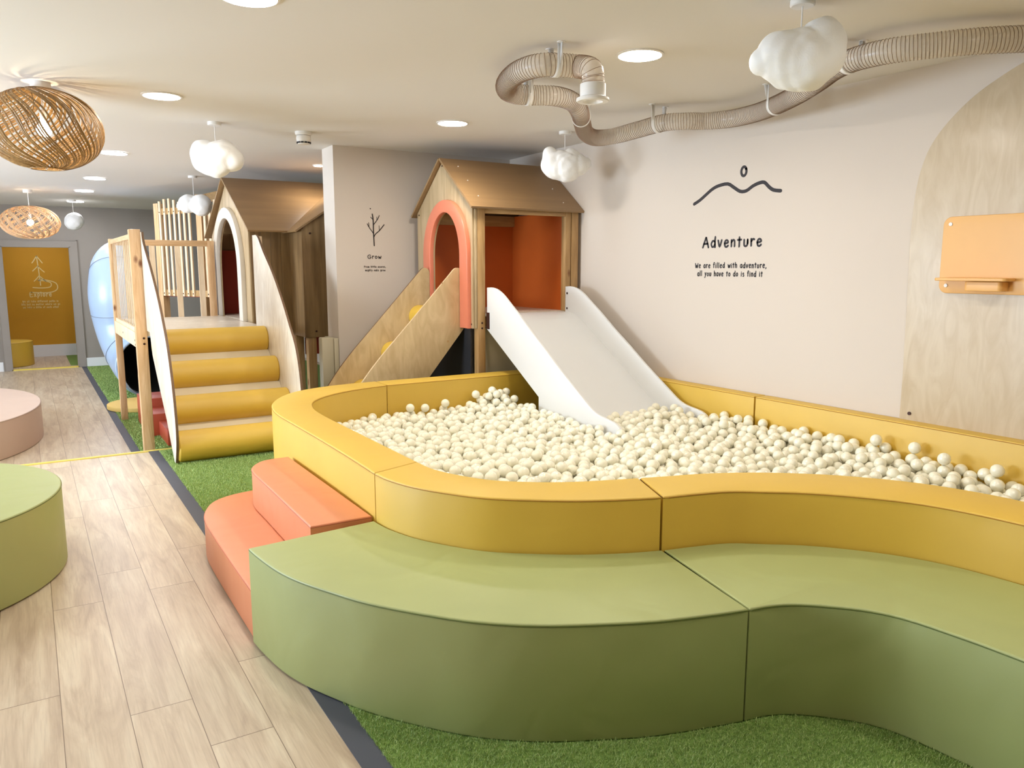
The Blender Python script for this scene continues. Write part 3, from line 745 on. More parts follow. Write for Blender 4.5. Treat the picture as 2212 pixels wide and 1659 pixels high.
# ---------------------------------------------------------------- tube slide
ts = empty('tube_slide', (1.2, 11.5, ZF), 'pale blue grey enclosed tube slide curling down behind the play platform', 'tube slide')
tp = catmull([(1.30, 11.08, .225), (1.27, 11.4, .26), (1.20, 11.66, .45), (1.13, 11.78, .75), (1.085, 11.75, 1.10), (1.12, 11.80, 1.38), (1.17, 12.05, 1.47), (1.22, 12.4, 1.49)], 8)
tm = MB().tube(tp, .385, 40, caps=False); o = obj('tube_shell', tm, M['tube'], ts)
so_ = o.modifiers.new('wall', 'SOLIDIFY'); so_.thickness = .012; so_.offset = 1
tm = MB().tube(tp, .372, 40, caps=False); obj('tube_inner_shade', tm, M['tubein'], ts, label='inside of the tube, coloured dark as its shade')
tj = MB()
for k in (10, 30, 46):
    if k < len(tp)-1: tj.tube([tp[k]-(tp[k+1]-tp[k-1]).normalized()*.012, tp[k]+(tp[k+1]-tp[k-1]).normalized()*.012], .400, 40)
tjo = MB()
for k in (14, 28, 40):
    d = (tp[k+1]-tp[k-1]).normalized(); u_ = d.cross(Vector((0, 0, 1)))
    if u_.length < .2: u_ = d.cross(Vector((1, 0, 0)))
    u_.normalize(); v_ = d.cross(u_)
    pts = [tp[k]+(u_*math.cos(a*PI/24)+v_*math.sin(a*PI/24))*.401 for a in range(48)]
    tjo.tube(pts, .003, 6, closed=True)
obj('joint_ring', tjo, M['tubelip'], ts)
p0 = tp[0]; d = (tp[1]-tp[0]).normalized(); u_ = d.cross(Vector((0, 0, 1))).normalized(); v_ = u_.cross(d)
lip = [p0+(u_*math.cos(a*PI/24)+v_*math.sin(a*PI/24))*.392 for a in range(48)]
obj('mouth_ring', MB().tube(lip, .02, 10, closed=True), M['tube'], ts)
# run-out tray
tr_ = MB(); vs = []; fs = []; n = 16
for j, (yy, r, zc) in enumerate(((11.08, .385, .225), (10.85, .39, .22), (10.68, .36, .21))):
    for i in range(n+1):
        a = PI+PI*i/n*1.0
        vs.append((1.30+r*math.cos(a), yy, max(zc+r*math.sin(a), ZF+.008)))
for j in range(2):
    for i in range(n): fs.append((j*(n+1)+i, j*(n+1)+i+1, (j+1)*(n+1)+i+1, (j+1)*(n+1)+i))
tr_.add(vs, fs); o = obj('run_out_tray', tr_, M['tubelip'], ts); sd = o.modifiers.new('wall', 'SOLIDIFY'); sd.thickness = .01

# disc and steps under the platform
ds = empty('log_slice_mat', (1.17, 10.2, ZF), 'low round yellow disc with ribbed edge on the turf under the platform', 'play disc')
mb = MB(); pts = [(1.17+(.46+.006*(i % 2))*math.cos(i*PI/60), 10.2+(.46+.006*(i % 2))*math.sin(i*PI/60)) for i in range(120)]
obj('disc', plate([pts], .05, .004, XY(ZF+.034)), simple('pale_yellow_foam', srgb(222, 186, 104), .6), ds)
us = empty('red_steps', (1.25, 8.6, ZF), 'small rust red padded steps on the turf under the platform', 'padded step')
for y0, y1, h in ((8.75, 9.2, .26), (8.3, 8.745, .17), (7.75, 8.295, .10)):
    x0 = .93 if y0 > 8 else 1.02
    obj('step', MB().box(x0, 1.62, y0, y1, ZF+.007, ZF+h+.06, .01), M['red_vinyl'], us)

# ---------------------------------------------------------------- plywood arch on the right wall with shelf panel
ap = [(2.605, .40), (2.605, .9), (2.612, 1.30), (2.62, 1.70), (2.605, 1.95), (2.57, 2.10), (2.52, 2.20), (2.44, 2.295), (2.33, 2.39), (2.21, 2.46), (2.09, 2.515), (1.95, 2.555), (1.8, 2.575)]
apl = ap[:3]+[(p.x, p.y) for p in catmull([(a, b, 0) for a, b in ap[2:]], 4)][1:]
mir = [(3.6-a, b) for a, b in apl][::-1]
aw = empty('plywood_arch_panel', (4.32, 1.8, .4), 'tall birch plywood arch fixed to the cream wall at right', 'wall panel')
awb = obj('board', plate([apl+mir[1:]], .018, .002, YZ(4.318)), M['birchwall'], aw)
bolt(awb, (4.309, 2.545, .66), (-.006, 0, 0), .010)
sh = empty('activity_panel', (4.29, 2.0, 1.36), 'apricot coloured panel with ledge screwed to the plywood arch', 'wall panel')
def rrect(u0, u1, v0, v1, r, n=6):
    o_ = []
    for cu_, cv, a0 in ((u1-r, v1-r, 0), (u0+r, v1-r, 90), (u0+r, v0+r, 180), (u1-r, v0+r, 270)):
        o_ += [(cu_+r*math.cos(math.radians(a0+90*i/n)), cv+r*math.sin(math.radians(a0+90*i/n))) for i in range(n+1)]
    return o_
shb = obj('board', plate([rrect(1.55, 2.425, 1.36, 1.772, .045)], .016, .003, YZ(4.300)), M['shelf'], sh)
shl = obj('ledge', plate([rrect(2.03, 2.40, 4.19, 4.30, .02)], .016, .003, lambda u, v, w: (v, u, 1.437+w)), M['shelf'], sh)
obj('ledge_block', plate([rrect(2.06, 2.25, 4.215, 4.30, .02)], .05, .004, lambda u, v, w: (v, u, 1.402+w)), M['shelf'], shl)
for y, z in ((2.385, 1.732), (2.385, 1.402), (1.6, 1.732), (1.6, 1.402)): bolt(shb, (4.292, y, z), (-.004, 0, 0), .010, 'screw_cap', M['plasticwhite'])

# ---------------------------------------------------------------- hand lettering
GL = {
 'A': ([[(0, 0), (.3, 1), (.34, 1), (.6, 0)], [(.1, .38), (.52, .4)]], .62),
 'W': ([[(0, .95), (.16, 0), (.34, .6), (.52, 0), (.7, .95)]], .72),
 'G': ([[(.58, .8), (.4, .97), (.12, .8), (.03, .45), (.15, .1), (.4, .02), (.6, .2), (.6, .42), (.36, .42)]], .66),
 'F': ([[(.05, 0), (.05, .95)], [(.05, .95), (.5, .97)], [(.05, .5), (.4, .5)]], .52),
 'E': ([[(.5, .95), (.05, .95), (.05, 0), (.52, 0)], [(.05, .5), (.42, .5)]], .56),
 'a': ([[(.4, .5), (.15, .5), (.03, .25), (.12, .03), (.3, .03), (.4, .25), (.4, .52), (.42, 0)]], .46),
 'b': ([[(.05, 1), (.05, 0)], [(.05, .4), (.25, .52), (.4, .3), (.28, .03), (.05, .05)]], .44),
 'c': ([[(.38, .45), (.2, .52), (.04, .3), (.12, .04), (.38, .06)]], .4),
 'd': ([[(.4, .42), (.2, .5), (.03, .27), (.12, .03), (.3, .05), (.41, .25)], [(.43, 1), (.4, .5), (.43, -.02)]], .48),
 'e': ([[(.06, .26), (.38, .34), (.32, .5), (.15, .5), (.04, .3), (.1, .05), (.25, 0), (.4, .1)]], .44),
 'f': ([[(.34, .92), (.2, .98), (.12, .8), (.12, 0)], [(0, .5), (.3, .52)]], .34),
 'g': ([[(.38, .5), (.15, .5), (.04, .28), (.14, .08), (.32, .12), (.38, .5), (.38, -.2), (.24, -.38), (.05, -.3)]], .44),
 'h': ([[(.05, 1), (.05, 0)], [(.05, .35), (.22, .52), (.36, .42), (.37, 0)]], .42),
 'i': ([[(.05, .5), (.05, 0)], [(.05, .74), (.055, .76)]], .14),
 'k': ([[(.05, 1), (.05, 0)], [(.34, .5), (.06, .25), (.36, 0)]], .4),
 'l': ([[(.05, 1), (.05, 0)]], .14),
 'm': ([[(.04, .5), (.05, 0)], [(.05, .35), (.18, .5), (.28, .4), (.28, 0)], [(.28, .38), (.42, .5), (.51, .38), (.52, 0)]], .57),
 'n': ([[(.04, .5), (.05, 0)], [(.05, .32), (.2, .5), (.34, .42), (.36, 0)]], .42),
 'o': ([[(.2, .5), (.05, .35), (.06, .1), (.2, .01), (.36, .12), (.37, .38), (.2, .5)]], .42),
 'p': ([[(.05, .5), (.05, -.4)], [(.05, .4), (.22, .52), (.38, .3), (.26, .04), (.05, .08)]], .42),
 'r': ([[(.05, .52), (.06, 0)], [(.06, .34), (.2, .5), (.34, .48)]], .34),
 's': ([[(.32, .46), (.15, .52), (.05, .38), (.3, .2), (.26, .03), (.04, .06)]], .36),
 't': ([[(.16, .85), (.15, 0)], [(0, .52), (.34, .54)]], .34),
 'u': ([[(.04, .5), (.05, .1), (.2, 0), (.35, .12), (.37, .5)], [(.37, .5), (.38, .2)]], .42),
 'v': ([[(.02, .5), (.18, 0), (.38, .52)]], .4),
 'w': ([[(.02, .5), (.14, 0), (.27, .38), (.4, 0), (.54, .5)]], .56),
 'x': ([[(.03, .5), (.36, 0)], [(.36, .5), (.03, 0)]], .4),
 'y': ([[(.03, .5), (.2, .08)], [(.38, .52), (.2, .05), (.02, -.38)]], .4),
 ',': ([[(.1, .06), (.03, -.16)]], .14), ' ': ([], .34)}
def ribbon(mb, pts, w, fn, k=5, depth=.0016):
    """one pen stroke: flat rounded band with a little thickness; fn maps (u,v,d)->(x,y,z)"""
    P = [Vector((a, b)) for a, b in pts]
    if len(P) > 2: P = [Vector((q.x, q.y)) for q in catmull([(p.x, p.y, 0) for p in P], k)]
    L, R = [], []
    for i, p in enumerate(P):
        d = P[min(i+1, len(P)-1)]-P[max(i-1, 0)]
        d = d.normalized() if d.length > 1e-9 else Vector((1, 0)); n = Vector((-d.y, d.x))*w/2
        L.append(p+n); R.append(p-n)
        if i == 0: c0 = [p-d*w/2*math.cos(a)+n*math.sin(a)*1 for a in (-PI/4, 0, PI/4)]
        if i == len(P)-1: c1 = [p+d*w/2*math.cos(a)-n*math.sin(a)*1 for a in (-PI/4, 0, PI/4)]
    n = len(L); vs = [fn(q.x, q.y, depth) for q in L]+[fn(q.x, q.y, depth) for q in R]+[fn(q.x, q.y, depth) for q in c0]+[fn(q.x, q.y, depth) for q in c1]
    m = len(vs); vs2 = [fn(q.x, q.y, 0) for q in L+R+c0+c1]
    fs = [(i, i+1, n+i+1, n+i) for i in range(n-1)]
    fs += [(0, n, 2*n, 2*n+1, 2*n+2), (n-1, 2*n+3, 2*n+4, 2*n+5, 2*n-1)]
    fs += [(i, m+i, m+i+1, i+1) for i in range(n-1)]+[(n+i, n+i+1, m+n+i+1, m+n+i) for i in range(n-1)]
    mb.add(vs+vs2, fs)
def write(mb, text, u0, u1, v, h, w, fn, spacing=.12):
    tot = sum(GL[c][1]+spacing for c in text)-spacing; sx = (u1-u0)/tot; u = u0
    for i, c in enumerate(text):
        g, wd = GL[c]; dv_ = ((i*37) % 5-2)*.012*h
        yy = (lambda b: b) if c.isupper() else (lambda b: b*1.3 if b <= .52 and b > 0 else (b if b <= 0 else .676+(b-.52)*.78))
        for s_ in g: ribbon(mb, [(u+a*sx, v+yy(b)*h+dv_) for a, b in s_], w, fn)
        u += (wd+spacing)*sx
FR = lambda u, v, d: (XW-d, -u, v)         # right wall, u = -Y
FG = lambda u, v, d: (u, 7.0-d, v)
FE = lambda u, v, d: (u, 17.0-d, v)
wd_ = empty('wall_lettering', (XW, 3.97, 1.45), 'black Adventure lettering with mountain line and sun on the cream wall', 'wall decal')
def px5(L): # traced from a 5.185x enlargement of the wall, in wall metres (u=-Y, z)
    return [(-4.35+(a-520)/(1435-520)*.75+0, 1.98+.0) for a, b in L]
mb = MB()
mline = [(-4.355, 1.972), (-4.30, 1.995), (-4.24, 2.03), (-4.18, 2.065), (-4.12, 2.085), (-4.03, 2.092), (-3.97, 2.062), (-3.91, 2.03), (-3.855, 2.03), (-3.80, 2.057), (-3.745, 2.073), (-3.70, 2.073), (-3.66, 2.04), (-3.62, 2.016), (-3.56, 2.006)]
ribbon(mb, mline, .024, FR, 3)
ribbon(mb, [(-3.885+.023*math.cos(a*PI/6+.5), 2.165+.031*math.sin(a*PI/6+.5)) for a in range(13)], .019, FR, 2)
obj('mountain_drawing', mb, M['ink'], wd_)
mb = MB(); write(mb, 'Adventure', -4.25, -3.70, 1.648, .070, .0145, FR, .24); obj('heading', mb, M['ink'], wd_)
mb = MB(); write(mb, 'We are filled with adventure,', -4.32, -3.65, 1.497, .036, .0068, FR, .24)
write(mb, 'all you have to do is find it', -4.295, -3.68, 1.437, .036, .0068, FR, .24); obj('caption', mb, M['ink'], wd_)
wg_ = empty('wall_lettering', (2.8, 7.0, 1.48), 'black Grow lettering below a bare tree drawing on the partition', 'wall decal')
mb = MB()
def tg(L): return [(2.755+(a-500)/1366*.655, 1.70+(900-b)/1659*.655*1659/1366*1.0) for a, b in L]
for pts, w_ in (([(645, 895), (640, 760), (636, 600), (637, 480), (634, 380), (620, 285)], .0105), ([(634, 395), (585, 345)], .006), ([(640, 490), (690, 430), (735, 370), (765, 308)], .007), ([(712, 400), (714, 335)], .005), ([(636, 660), (600, 610), (550, 545), (510, 475)], .007), ([(548, 545), (542, 450)], .005), ([(643, 725), (680, 665), (760, 600), (862, 483)], .0085), ([(762, 600), (756, 505)], .0055)):
    ribbon(mb, tg(pts), w_, FG, 3)
ribbon(mb, tg([(580, 182), (586, 184)]), .011, FG)
obj('tree_drawing', mb, M['ink'], wg_)
mb = MB(); write(mb, 'Grow', 2.755, 2.892, 1.583, .036, .0066, FG, .2); obj('heading', mb, M['ink'], wg_)
mb = MB(); write(mb, 'From little acorns,', 2.718, 2.935, 1.498, .017, .0034, FG, .24); write(mb, 'mighty oaks grow', 2.728, 2.93, 1.466, .017, .0034, FG, .24); obj('caption', mb, M['ink'], wg_)
we = empty('wall_lettering', (.2, 17.0, 1.0), 'cream Explore lettering with fir tree drawing on the mustard wall beyond the doorway', 'wall decal')
mb = MB(); ex = .188
for pts in ([(0, 0), (-.012, .30), (-.028, .55)], [(-.028, .55), (-.075, .47), (-.11, .42)], [(-.028, .55), (.02, .48), (.06, .42)], [(-.02, .36), (-.07, .31), (-.11, .27)], [(-.02, .36), (.03, .30), (.08, .25)], [(-.012, .18), (-.06, .12), (-.10, .08)], [(-.012, .18), (.05, .12), (.10, .07)],
            [(-.03, .09), (.06, .085), (.17, .05), (.16, -.03), (.02, -.05), (-.13, -.04)], [(-.03, .09), (-.02, .11), (.1, .10), (.26, .04), (.27, -.08), (.12, -.14), (-.17, -.13)]):
    ribbon(mb, [(ex+.05+a*.96, 1.17+b*.98) for a, b in pts], .016, FE, 3)
obj('fir_drawing', mb, M['inkw'], we)
mb = MB(); write(mb, 'Explore', .055, .40, .965, .08, .014, FE, .24); obj('heading', mb, M['inkw'], we)
mb = MB(); write(mb, 'We all take different paths in', -.07, .50, .86, .033, .0065, FE, .24); write(mb, 'life but no matter where we go', -.09, .525, .805, .033, .0065, FE, .24); write(mb, 'we take a little of each other', -.07, .50, .75, .033, .0065, FE, .24)
obj('caption', mb, M['inkw'], we)

# ---------------------------------------------------------------- ceiling: downlights
def downlight(x, y, label, r=.112, cool=False):
    z = CE(y); o = empty('downlight', (x, y, z), label, 'ceiling light', 'round recessed ceiling lights')
    obj('lamp_rim', MB().lathe([(r+.012, z), (r+.012, z-.006), (r, z-.009), (r-.001, z-.002)], x, y, 40), M['plasticwhite'], o)
    mb = MB(); mb.add([(x+(r-.001)*math.cos(a*PI/20), y+(r-.001)*math.sin(a*PI/20), z-.004) for a in range(40)], [tuple(range(39, -1, -1))])
    me = bpy.data.meshes.new('diffuser'); me.from_pydata(mb.v, [], mb.f)
    obj('diffuser', me, M['lampcool'] if cool else M['lamp'], o)
downlight(.843, 5.64, 'lit round ceiling light between the rattan lamp and the smoke detector')
downlight(.812, 8.44, 'lit round ceiling light, second in the left row, above the play platform', cool=True)
downlight(.798, 10.64, 'lit round ceiling light, third from the back wall in the left row', cool=True)
downlight(.776, 12.19, 'lit round ceiling light, second from the back wall in the left row', cool=True)
downlight(.753, 13.90, 'lit round ceiling light nearest the taupe back wall', cool=True)
downlight(.871, 3.44, 'lit round ceiling light cut by the top edge of the frame')
downlight(2.82, 3.265, 'lit round ceiling light beside the end of the ribbed hose')
downlight(2.885, 5.50, 'lit round ceiling light in front of the playhouse with the coral arch')
downlight(2.76, 8.32, 'lit ceiling light half hidden behind the partition end above the dark playhouse', .06)
for x, y in ((2.82, 1.0), (.85, 1.2), (-1.4, 5.6)): downlight(x, y, 'lit round ceiling light outside the frame')
# lamp in the room beyond
downlight(.2, 16.0, 'round ceiling light in the room beyond the doorway', cool=True)
bpy.data.objects[-1] if False else None
for o in list(bpy.data.objects):
    if o.name.startswith('downlight') and o.get('label', '').startswith('round ceiling light in the room'):
        o.location.z = 2.345

# smoke detector
sd_ = empty('smoke_detector', (2.035, 6.51, 2.6), 'small white smoke detector on the ceiling near the partition end', 'smoke detector')
z = 2.6
obj('base', MB().lathe([(.0, z), (.068, z), (.068, z-.022), (.058, z-.03), (.0, z-.03)], 2.035, 6.51, 32), M['plasticwhite'], sd_)
sdh = obj('head', MB().lathe([(.0, z-.03), (.056, z-.033), (.06, z-.05), (.058, z-.075), (.046, z-.10), (.0, z-.105)], 2.035, 6.51, 32), M['plasticwhite'], sd_)
for k in range(12):
    a = k*PI/6; mb = MB(); x, y = 2.035+.053*math.cos(a), 6.51+.053*math.sin(a)
    t_ = Vector((-math.sin(a), math.cos(a), 0))*.011; r_ = Vector((math.cos(a), math.sin(a), 0))*.0035
    mb.beam(Vector((x, y, z-.087))-t_, Vector((x, y, z-.087))+t_, .008, .012); obj('vent_slot', mb, M['black'], sdh)

# ---------------------------------------------------------------- pendant lamps
def rattan(x, y, body_z, R, H, label, mat, n1, n2, seed, power):
    zc = CE(y); o = empty('rattan_pendant', (x, y, zc), label, 'pendant lamp', 'woven rattan pendant lamps')
    rnd = random.Random(seed)
    obj('ceiling_rose', MB().lathe([(0, zc), (.055, zc), (.055, zc-.035), (.05, zc-.04), (0, zc-.04)], x, y, 24), M['plasticwhite'], o)
    top = body_z+H/2
    obj('cord', MB().cyl((x, y, zc-.04), (x, y, body_z+.07), .004, 8), M['plasticwhite'], o)
    mb = MB()
    def strand(th0, tw, w_, rs):
        pts = []
        for k in range(29):
            s_ = k/28; ph = PI*(.07+.86*s_)
            r = R*rs*math.sin(ph)**.85; th = th0+tw*(s_-.5)+.12*math.sin(3*PI*s_+th0)
            pts.append((x+r*math.cos(th), y+r*math.sin(th), body_z+H/2*math.cos(ph)*rs))
        mb.tube(pts, w_, 5, flat=.6)
    for k in range(n1):
        base = 2*PI*(k//4)/(n1/4)
        strand(base+(k % 4)*.05+rnd.uniform(-.03, .03), 1.9+rnd.uniform(-.15, .15), rnd.uniform(.0042, .0062)*R/.31, rnd.uniform(.97, 1.0))
    for k in range(n2):
        strand(2*PI*k/n2+rnd.uniform(-.05, .05), -.35 if n2 < 20 else rnd.uniform(-2.0, -.9), .0026*R/.31, rnd.uniform(.93, .97))
    for s_ in (.07, .93):
        ph = PI*s_; r = R*math.sin(ph)**.85
        mb.tube([(x+r*math.cos(a*PI/12), y+r*math.sin(a*PI/12), body_z+H/2*math.cos(ph)) for a in range(24)], .005, 6, closed=True)
    obj('shade', mb, mat, o)
    lh = obj('lamp_holder', MB().cyl((x, y, body_z+.03), (x, y, body_z+.11), .018, 12), M['plasticwhite'], o)
    obj('bulb', MB().sphere((x, y, body_z+.0), .042, 3), M['bulb'], lh)
    l = bpy.data.lights.new('bulb_glow', 'POINT'); l.energy = power; l.color = (1, .76, .48); l.shadow_soft_size = .03
    lo = bpy.data.objects.new('bulb_glow', l); C.objects.link(lo); lo.parent = o; lo.location = (0, 0, body_z-.0-zc)
rattan(.17, 5.64, 2.325, .325, .47, 'large brown rattan pendant lamp at the upper left', M['rattan'], 96, 10, 3, 9)
rattan(.12, 12.41, 2.095, .355, .43, 'paler rattan pendant lamp farther back, above the doorway', M['rattanpale'], 60, 40, 5, 9)

def cloud(x, y, zc, puffs, label, drop_to, seed):
    """puffs: (dx, dy, dz, r) in the view-facing frame: dx along camera right, dy away"""
    top = CE(y); o = empty('cloud_pendant', (x, y, top), label, 'pendant lamp', 'white paper cloud pendant lamps')
    obj('ceiling_rose', MB().lathe([(0, top), (.05, top), (.05, top-.022), (.045, top-.026), (0, top-.026)], x, y, 28), M['plasticwhite'], o)
    Rv = Vector((.849, -.528, 0)); Fv = Vector((.528, .849, 0))
    cs_ = [(Rv*a+Fv*b+Vector((0, 0, c)), r) for a, b, c, r in puffs]
    bm = bmesh.new(); bmesh.ops.create_icosphere(bm, subdivisions=5, radius=1)
    rnd = random.Random(seed); ph = [rnd.uniform(0, 6) for _ in range(6)]
    for v in bm.verts:
        d = v.co.normalized(); best = []
        for c, r in cs_:
            b = d.dot(c); disc = b*b-c.length_squared+r*r
            best.append(b+math.sqrt(disc) if disc > 0 else max(0, b)*.9)
        k = 42.0; m_ = max(best); rr_ = m_+math.log(sum(math.exp(k*(q-m_)) for q in best))/k
        rr_ *= 1+.018*math.sin(9*d.x+ph[0])*math.sin(8*d.z+ph[1])+.012*math.sin(17*d.y+ph[2]+5*d.z)
        v.co = d*rr_+Vector((x, y, zc))
    bm.verts.index_update(); me = bpy.data.meshes.new('shade'); bm.to_mesh(me); bm.free()
    obj('shade', me, M['cloud'], o, ang=180)
    zt = zc+drop_to
    obj('cord', MB().cyl((x, y, top-.02), (x, y, zt), .003, 8), M['plasticwhite'], o)
cloud(2.838, 2.27, 2.385, [(0, 0, 0, .10), (-.09, 0, -.0, .085), (-.155, .01, -.03, .045), (.09, 0, .06, .085), (.105, -.02, -.015, .075), (.03, -.02, -.06, .09), (-.05, 0, -.06, .07)], 'white cloud pendant lamp nearest the camera, in front of the ribbed hose', .06, 1)
cloud(3.847, 5.358, 2.335, [(0, 0, 0, .10), (-.11, 0, .02, .08), (-.12, 0, .09, .055), (.02, 0, -.04, .095), (.05, 0, .075, .05), (.12, 0, 0, .075), (.165, 0, .01, .045), (-.09, 0, -.03, .08)], 'white cloud pendant lamp hanging before the roof with the coral arch playhouse', .05, 2)
cloud(1.325, 6.445, 2.33, [(0, 0, 0, .10), (-.10, 0, .055, .085), (-.09, 0, -.02, .09), (0, 0, -.06, .08), (.07, 0, .045, .08), (.12, .02, -.01, .08), (.03, 0, .02, .1)], 'white cloud pendant lamp left of the smoke detector', .06, 3)
cloud(1.755, 9.88, 2.232, [(-.085, 0, .0, .093), (-.155, 0, -.02, .042), (.085, 0, .005, .11), (.075, 0, -.03, .10), (-.055, 0, .045, .065)], 'white cloud pendant lamp in front of the slatted tower', .05, 4)
cloud(.70, 13.69, 2.19, [(0, 0, 0, .115), (.03, 0, .02, .09), (-.03, 0, -.02, .09)], 'small white cloud pendant lamp in front of the taupe back wall', .08, 5)

# ---------------------------------------------------------------- ribbed hose under the ceiling
hp = [(2.445, 3.175, 2.375), (2.445, 3.175, 2.42), (2.44, 3.19, 2.462), (2.405, 3.24, 2.483), (2.33, 3.28, 2.487), (2.245, 3.31, 2.485), (2.205, 3.41, 2.482), (2.22, 3.55, 2.48), (2.285, 3.73, 2.48), (2.37, 3.86, 2.48), (2.46, 3.91, 2.48), (2.56, 3.89, 2.48), (2.68, 3.84, 2.48), (2.83, 3.88, 2.475), (3.0, 4.03, 2.46), (3.18, 4.24, 2.44), (3.37, 4.45, 2.42), (3.56, 4.58, 2.42), (3.70, 4.55, 2.44), (3.77, 4.36, 2.465), (3.80, 4.14, 2.48), (3.88, 4.02, 2.48), (4.0, 3.94, 2.48), (4.08, 3.78, 2.48), (4.06, 3.55, 2.48), (3.97, 3.32, 2.48), (3.83, 3.06, 2.48), (3.66, 2.80, 2.48), (3.50, 2.58, 2.48), (3.43, 2.42, 2.48), (3.44, 2.25, 2.48), (3.52, 2.10, 2.48), (3.62, 1.96, 2.48), (3.75, 1.84, 2.48), (3.92, 1.72, 2.48), (4.05, 1.5, 2.48), (4.12, 1.1, 2.48), (4.13, .5, 2.48), (4.13, -.3, 2.48)]
HP = catmull([(x*1.022, y*1.022, z+.02) if z > 2.47 and (i < 14 or i > 26) else (x, y, z) for i, (x, y, z) in enumerate(hp)], 14); HR = .0555
hs = empty('ribbed_hose', (3.3, 3.4, 2.36), 'clear ribbed vacuum hose looping under the ceiling above the ball pit', 'hose')
obj('hose_skin', MB().tube(HP, HR, 24, caps=False), M['hose'], hs)
# wire helix
L_ = [0]
for i in range(1, len(HP)): L_.append(L_[-1]+(HP[i]-HP[i-1]).length)
tot = L_[-1]; pitch = .0158; per = 20; NN = int(tot/pitch*per)
pts = []; nv = None; j = 0
frames = []; nvv = None
for i in range(len(HP)):
    d = (HP[min(i+1, len(HP)-1)]-HP[max(i-1, 0)]).normalized()
    if nvv is None: nvv = d.cross(Vector((1, 0, 0))).normalized()
    nvv = (nvv-d*nvv.dot(d)).normalized(); frames.append((nvv.copy(), d.cross(nvv)))
for i in range(NN):
    s_ = i*pitch/per
    while j < len(L_)-2 and L_[j+1] < s_: j += 1
    f = (s_-L_[j])/max(L_[j+1]-L_[j], 1e-9)
    c = HP[j].lerp(HP[j+1], f); a_, b_ = frames[j][0].lerp(frames[j+1][0], f), frames[j][1].lerp(frames[j+1][1], f)
    an = 2*PI*i/per; pts.append(c+(a_*math.cos(an)+b_*math.sin(an))*(HR+.0012))
obj('wire_coil', MB().tube(pts, .0012, 5), M['coil'], hs)
nx, ny = 2.445, 3.175
obj('nozzle', MB().lathe([(r_, z_+.045) for r_, z_ in [(.045, 2.345), (.063, 2.345), (.063, 2.285), (.080, 2.278), (.082, 2.268), (.077, 2.262), (.05, 2.262), (.045, 2.27), (.045, 2.345)]], nx, ny, 40), M['plasticwhite'], hs, label='white flanged nozzle')
def hanger(k, label, pair=.055):
    """white strap round the hose hung from two ceiling brackets"""
    c = HP[k]; d = (HP[k+1]-HP[k-1]); d.z = 0; d.normalize(); s_ = Vector((-d.y, d.x, 0))
    top = 2.6; o = empty('hose_hanger', (c.x, c.y, top), label, 'hose bracket', 'white hose hangers')
    r = HR+.004
    vs = []; prof = []
    for a in range(17):
        an = PI+PI*a/16; prof.append((r*math.cos(an), c.z+r*math.sin(an)))
    prof = [(-r, top-.004)]+prof+[(r, top-.004)]
    mb = MB()
    for dd in (0,):
        for i in range(len(prof)-1):
            p, q = prof[i], prof[i+1]
            a = [c.x+s_.x*p[0], c.y+s_.y*p[0], p[1]]; b = [c.x+s_.x*q[0], c.y+s_.y*q[0], q[1]]
            for (g, h_) in ((a, b),):
                A_ = Vector(g)-d*.014; B_ = Vector(g)+d*.014; C_ = Vector(h_)+d*.014; D_ = Vector(h_)-d*.014
                mb.add([A_, B_, C_, D_], [(0, 1, 2, 3)])
    so2 = obj('strap', mb, M['plasticwhite'], o); md = so2.modifiers.new('th', 'SOLIDIFY'); md.thickness = .003
    for sg in (-1, 1):
        f_ = Vector((c.x, c.y, top))+s_*sg*(r+.012)
        fb = MB().cyl(f_, f_-Vector((0, 0, .004)), .022, 16)
        fb.add([f_+s_*sg*.012-Vector((0, 0, .004)), f_-s_*sg*.016-Vector((0, 0, .004)), f_-s_*sg*.010-Vector((0, 0, .10))], [(0, 1, 2)])
        ob_ = obj('ceiling_bracket', fb, M['plasticwhite'], o); md = ob_.modifiers.new('th', 'SOLIDIFY'); md.thickness = .003
def near(x, y):
    return min(range(2, len(HP)-2), key=lambda i: (HP[i].x-x)**2+(HP[i].y-y)**2)
hanger(near(2.33, 3.28), 'white hose hanger beside the flanged nozzle')
hanger(near(2.56, 3.89), 'white hose hanger under the back of the hose loop')
hanger(near(3.10, 4.14), 'white hose hanger just beyond the loop where the hose dips')
hanger(near(3.79, 4.18), 'white hose hanger midway along the wavy hose')
hanger(near(3.98, 3.33), 'white hose hanger to the lower left of the nearest cloud lamp')
hanger(near(3.47, 2.54), 'white hose hanger to the right of the nearest cloud lamp')

# ---------------------------------------------------------------- balls
BR = .0335
inner = sm(YI_L)[::-1]+sm(YI_A)[::-1]+sm(YI_B)[::-1]+[(3.13, .2), (4.21, .2), (4.21, 5.445), (2.27, 5.435)]
inner = [(2.27, 5.435)]+[p for p in sm(YI_L)[::-1]]+[p for p in sm(YI_A)[::-1]][1:]+[p for p in sm(YI_B)[::-1]][1:]+[(4.21, .2), (4.21, 5.445)]
IP = np.array(inner); IQ = np.roll(IP, -1, 0)
def edge_clear(x, y, r):
    d = IQ-IP; p = np.array([x, y])-IP; t_ = np.clip((p*d).sum(1)/((d*d).sum(1)+1e-12), 0, 1)
    return np.hypot(*(p-d*t_[:, None]).T).min() > r
GR = .05; gx0, gy0 = 1.4, .8; gnx, gny = int(2.9/GR)+1, int(4.8/GR)+1
gxs = gx0+np.arange(gnx)*GR; gys = gy0+np.arange(gny)*GR
def bed_z(y): return .30+max(0, (y-4.22))*.62
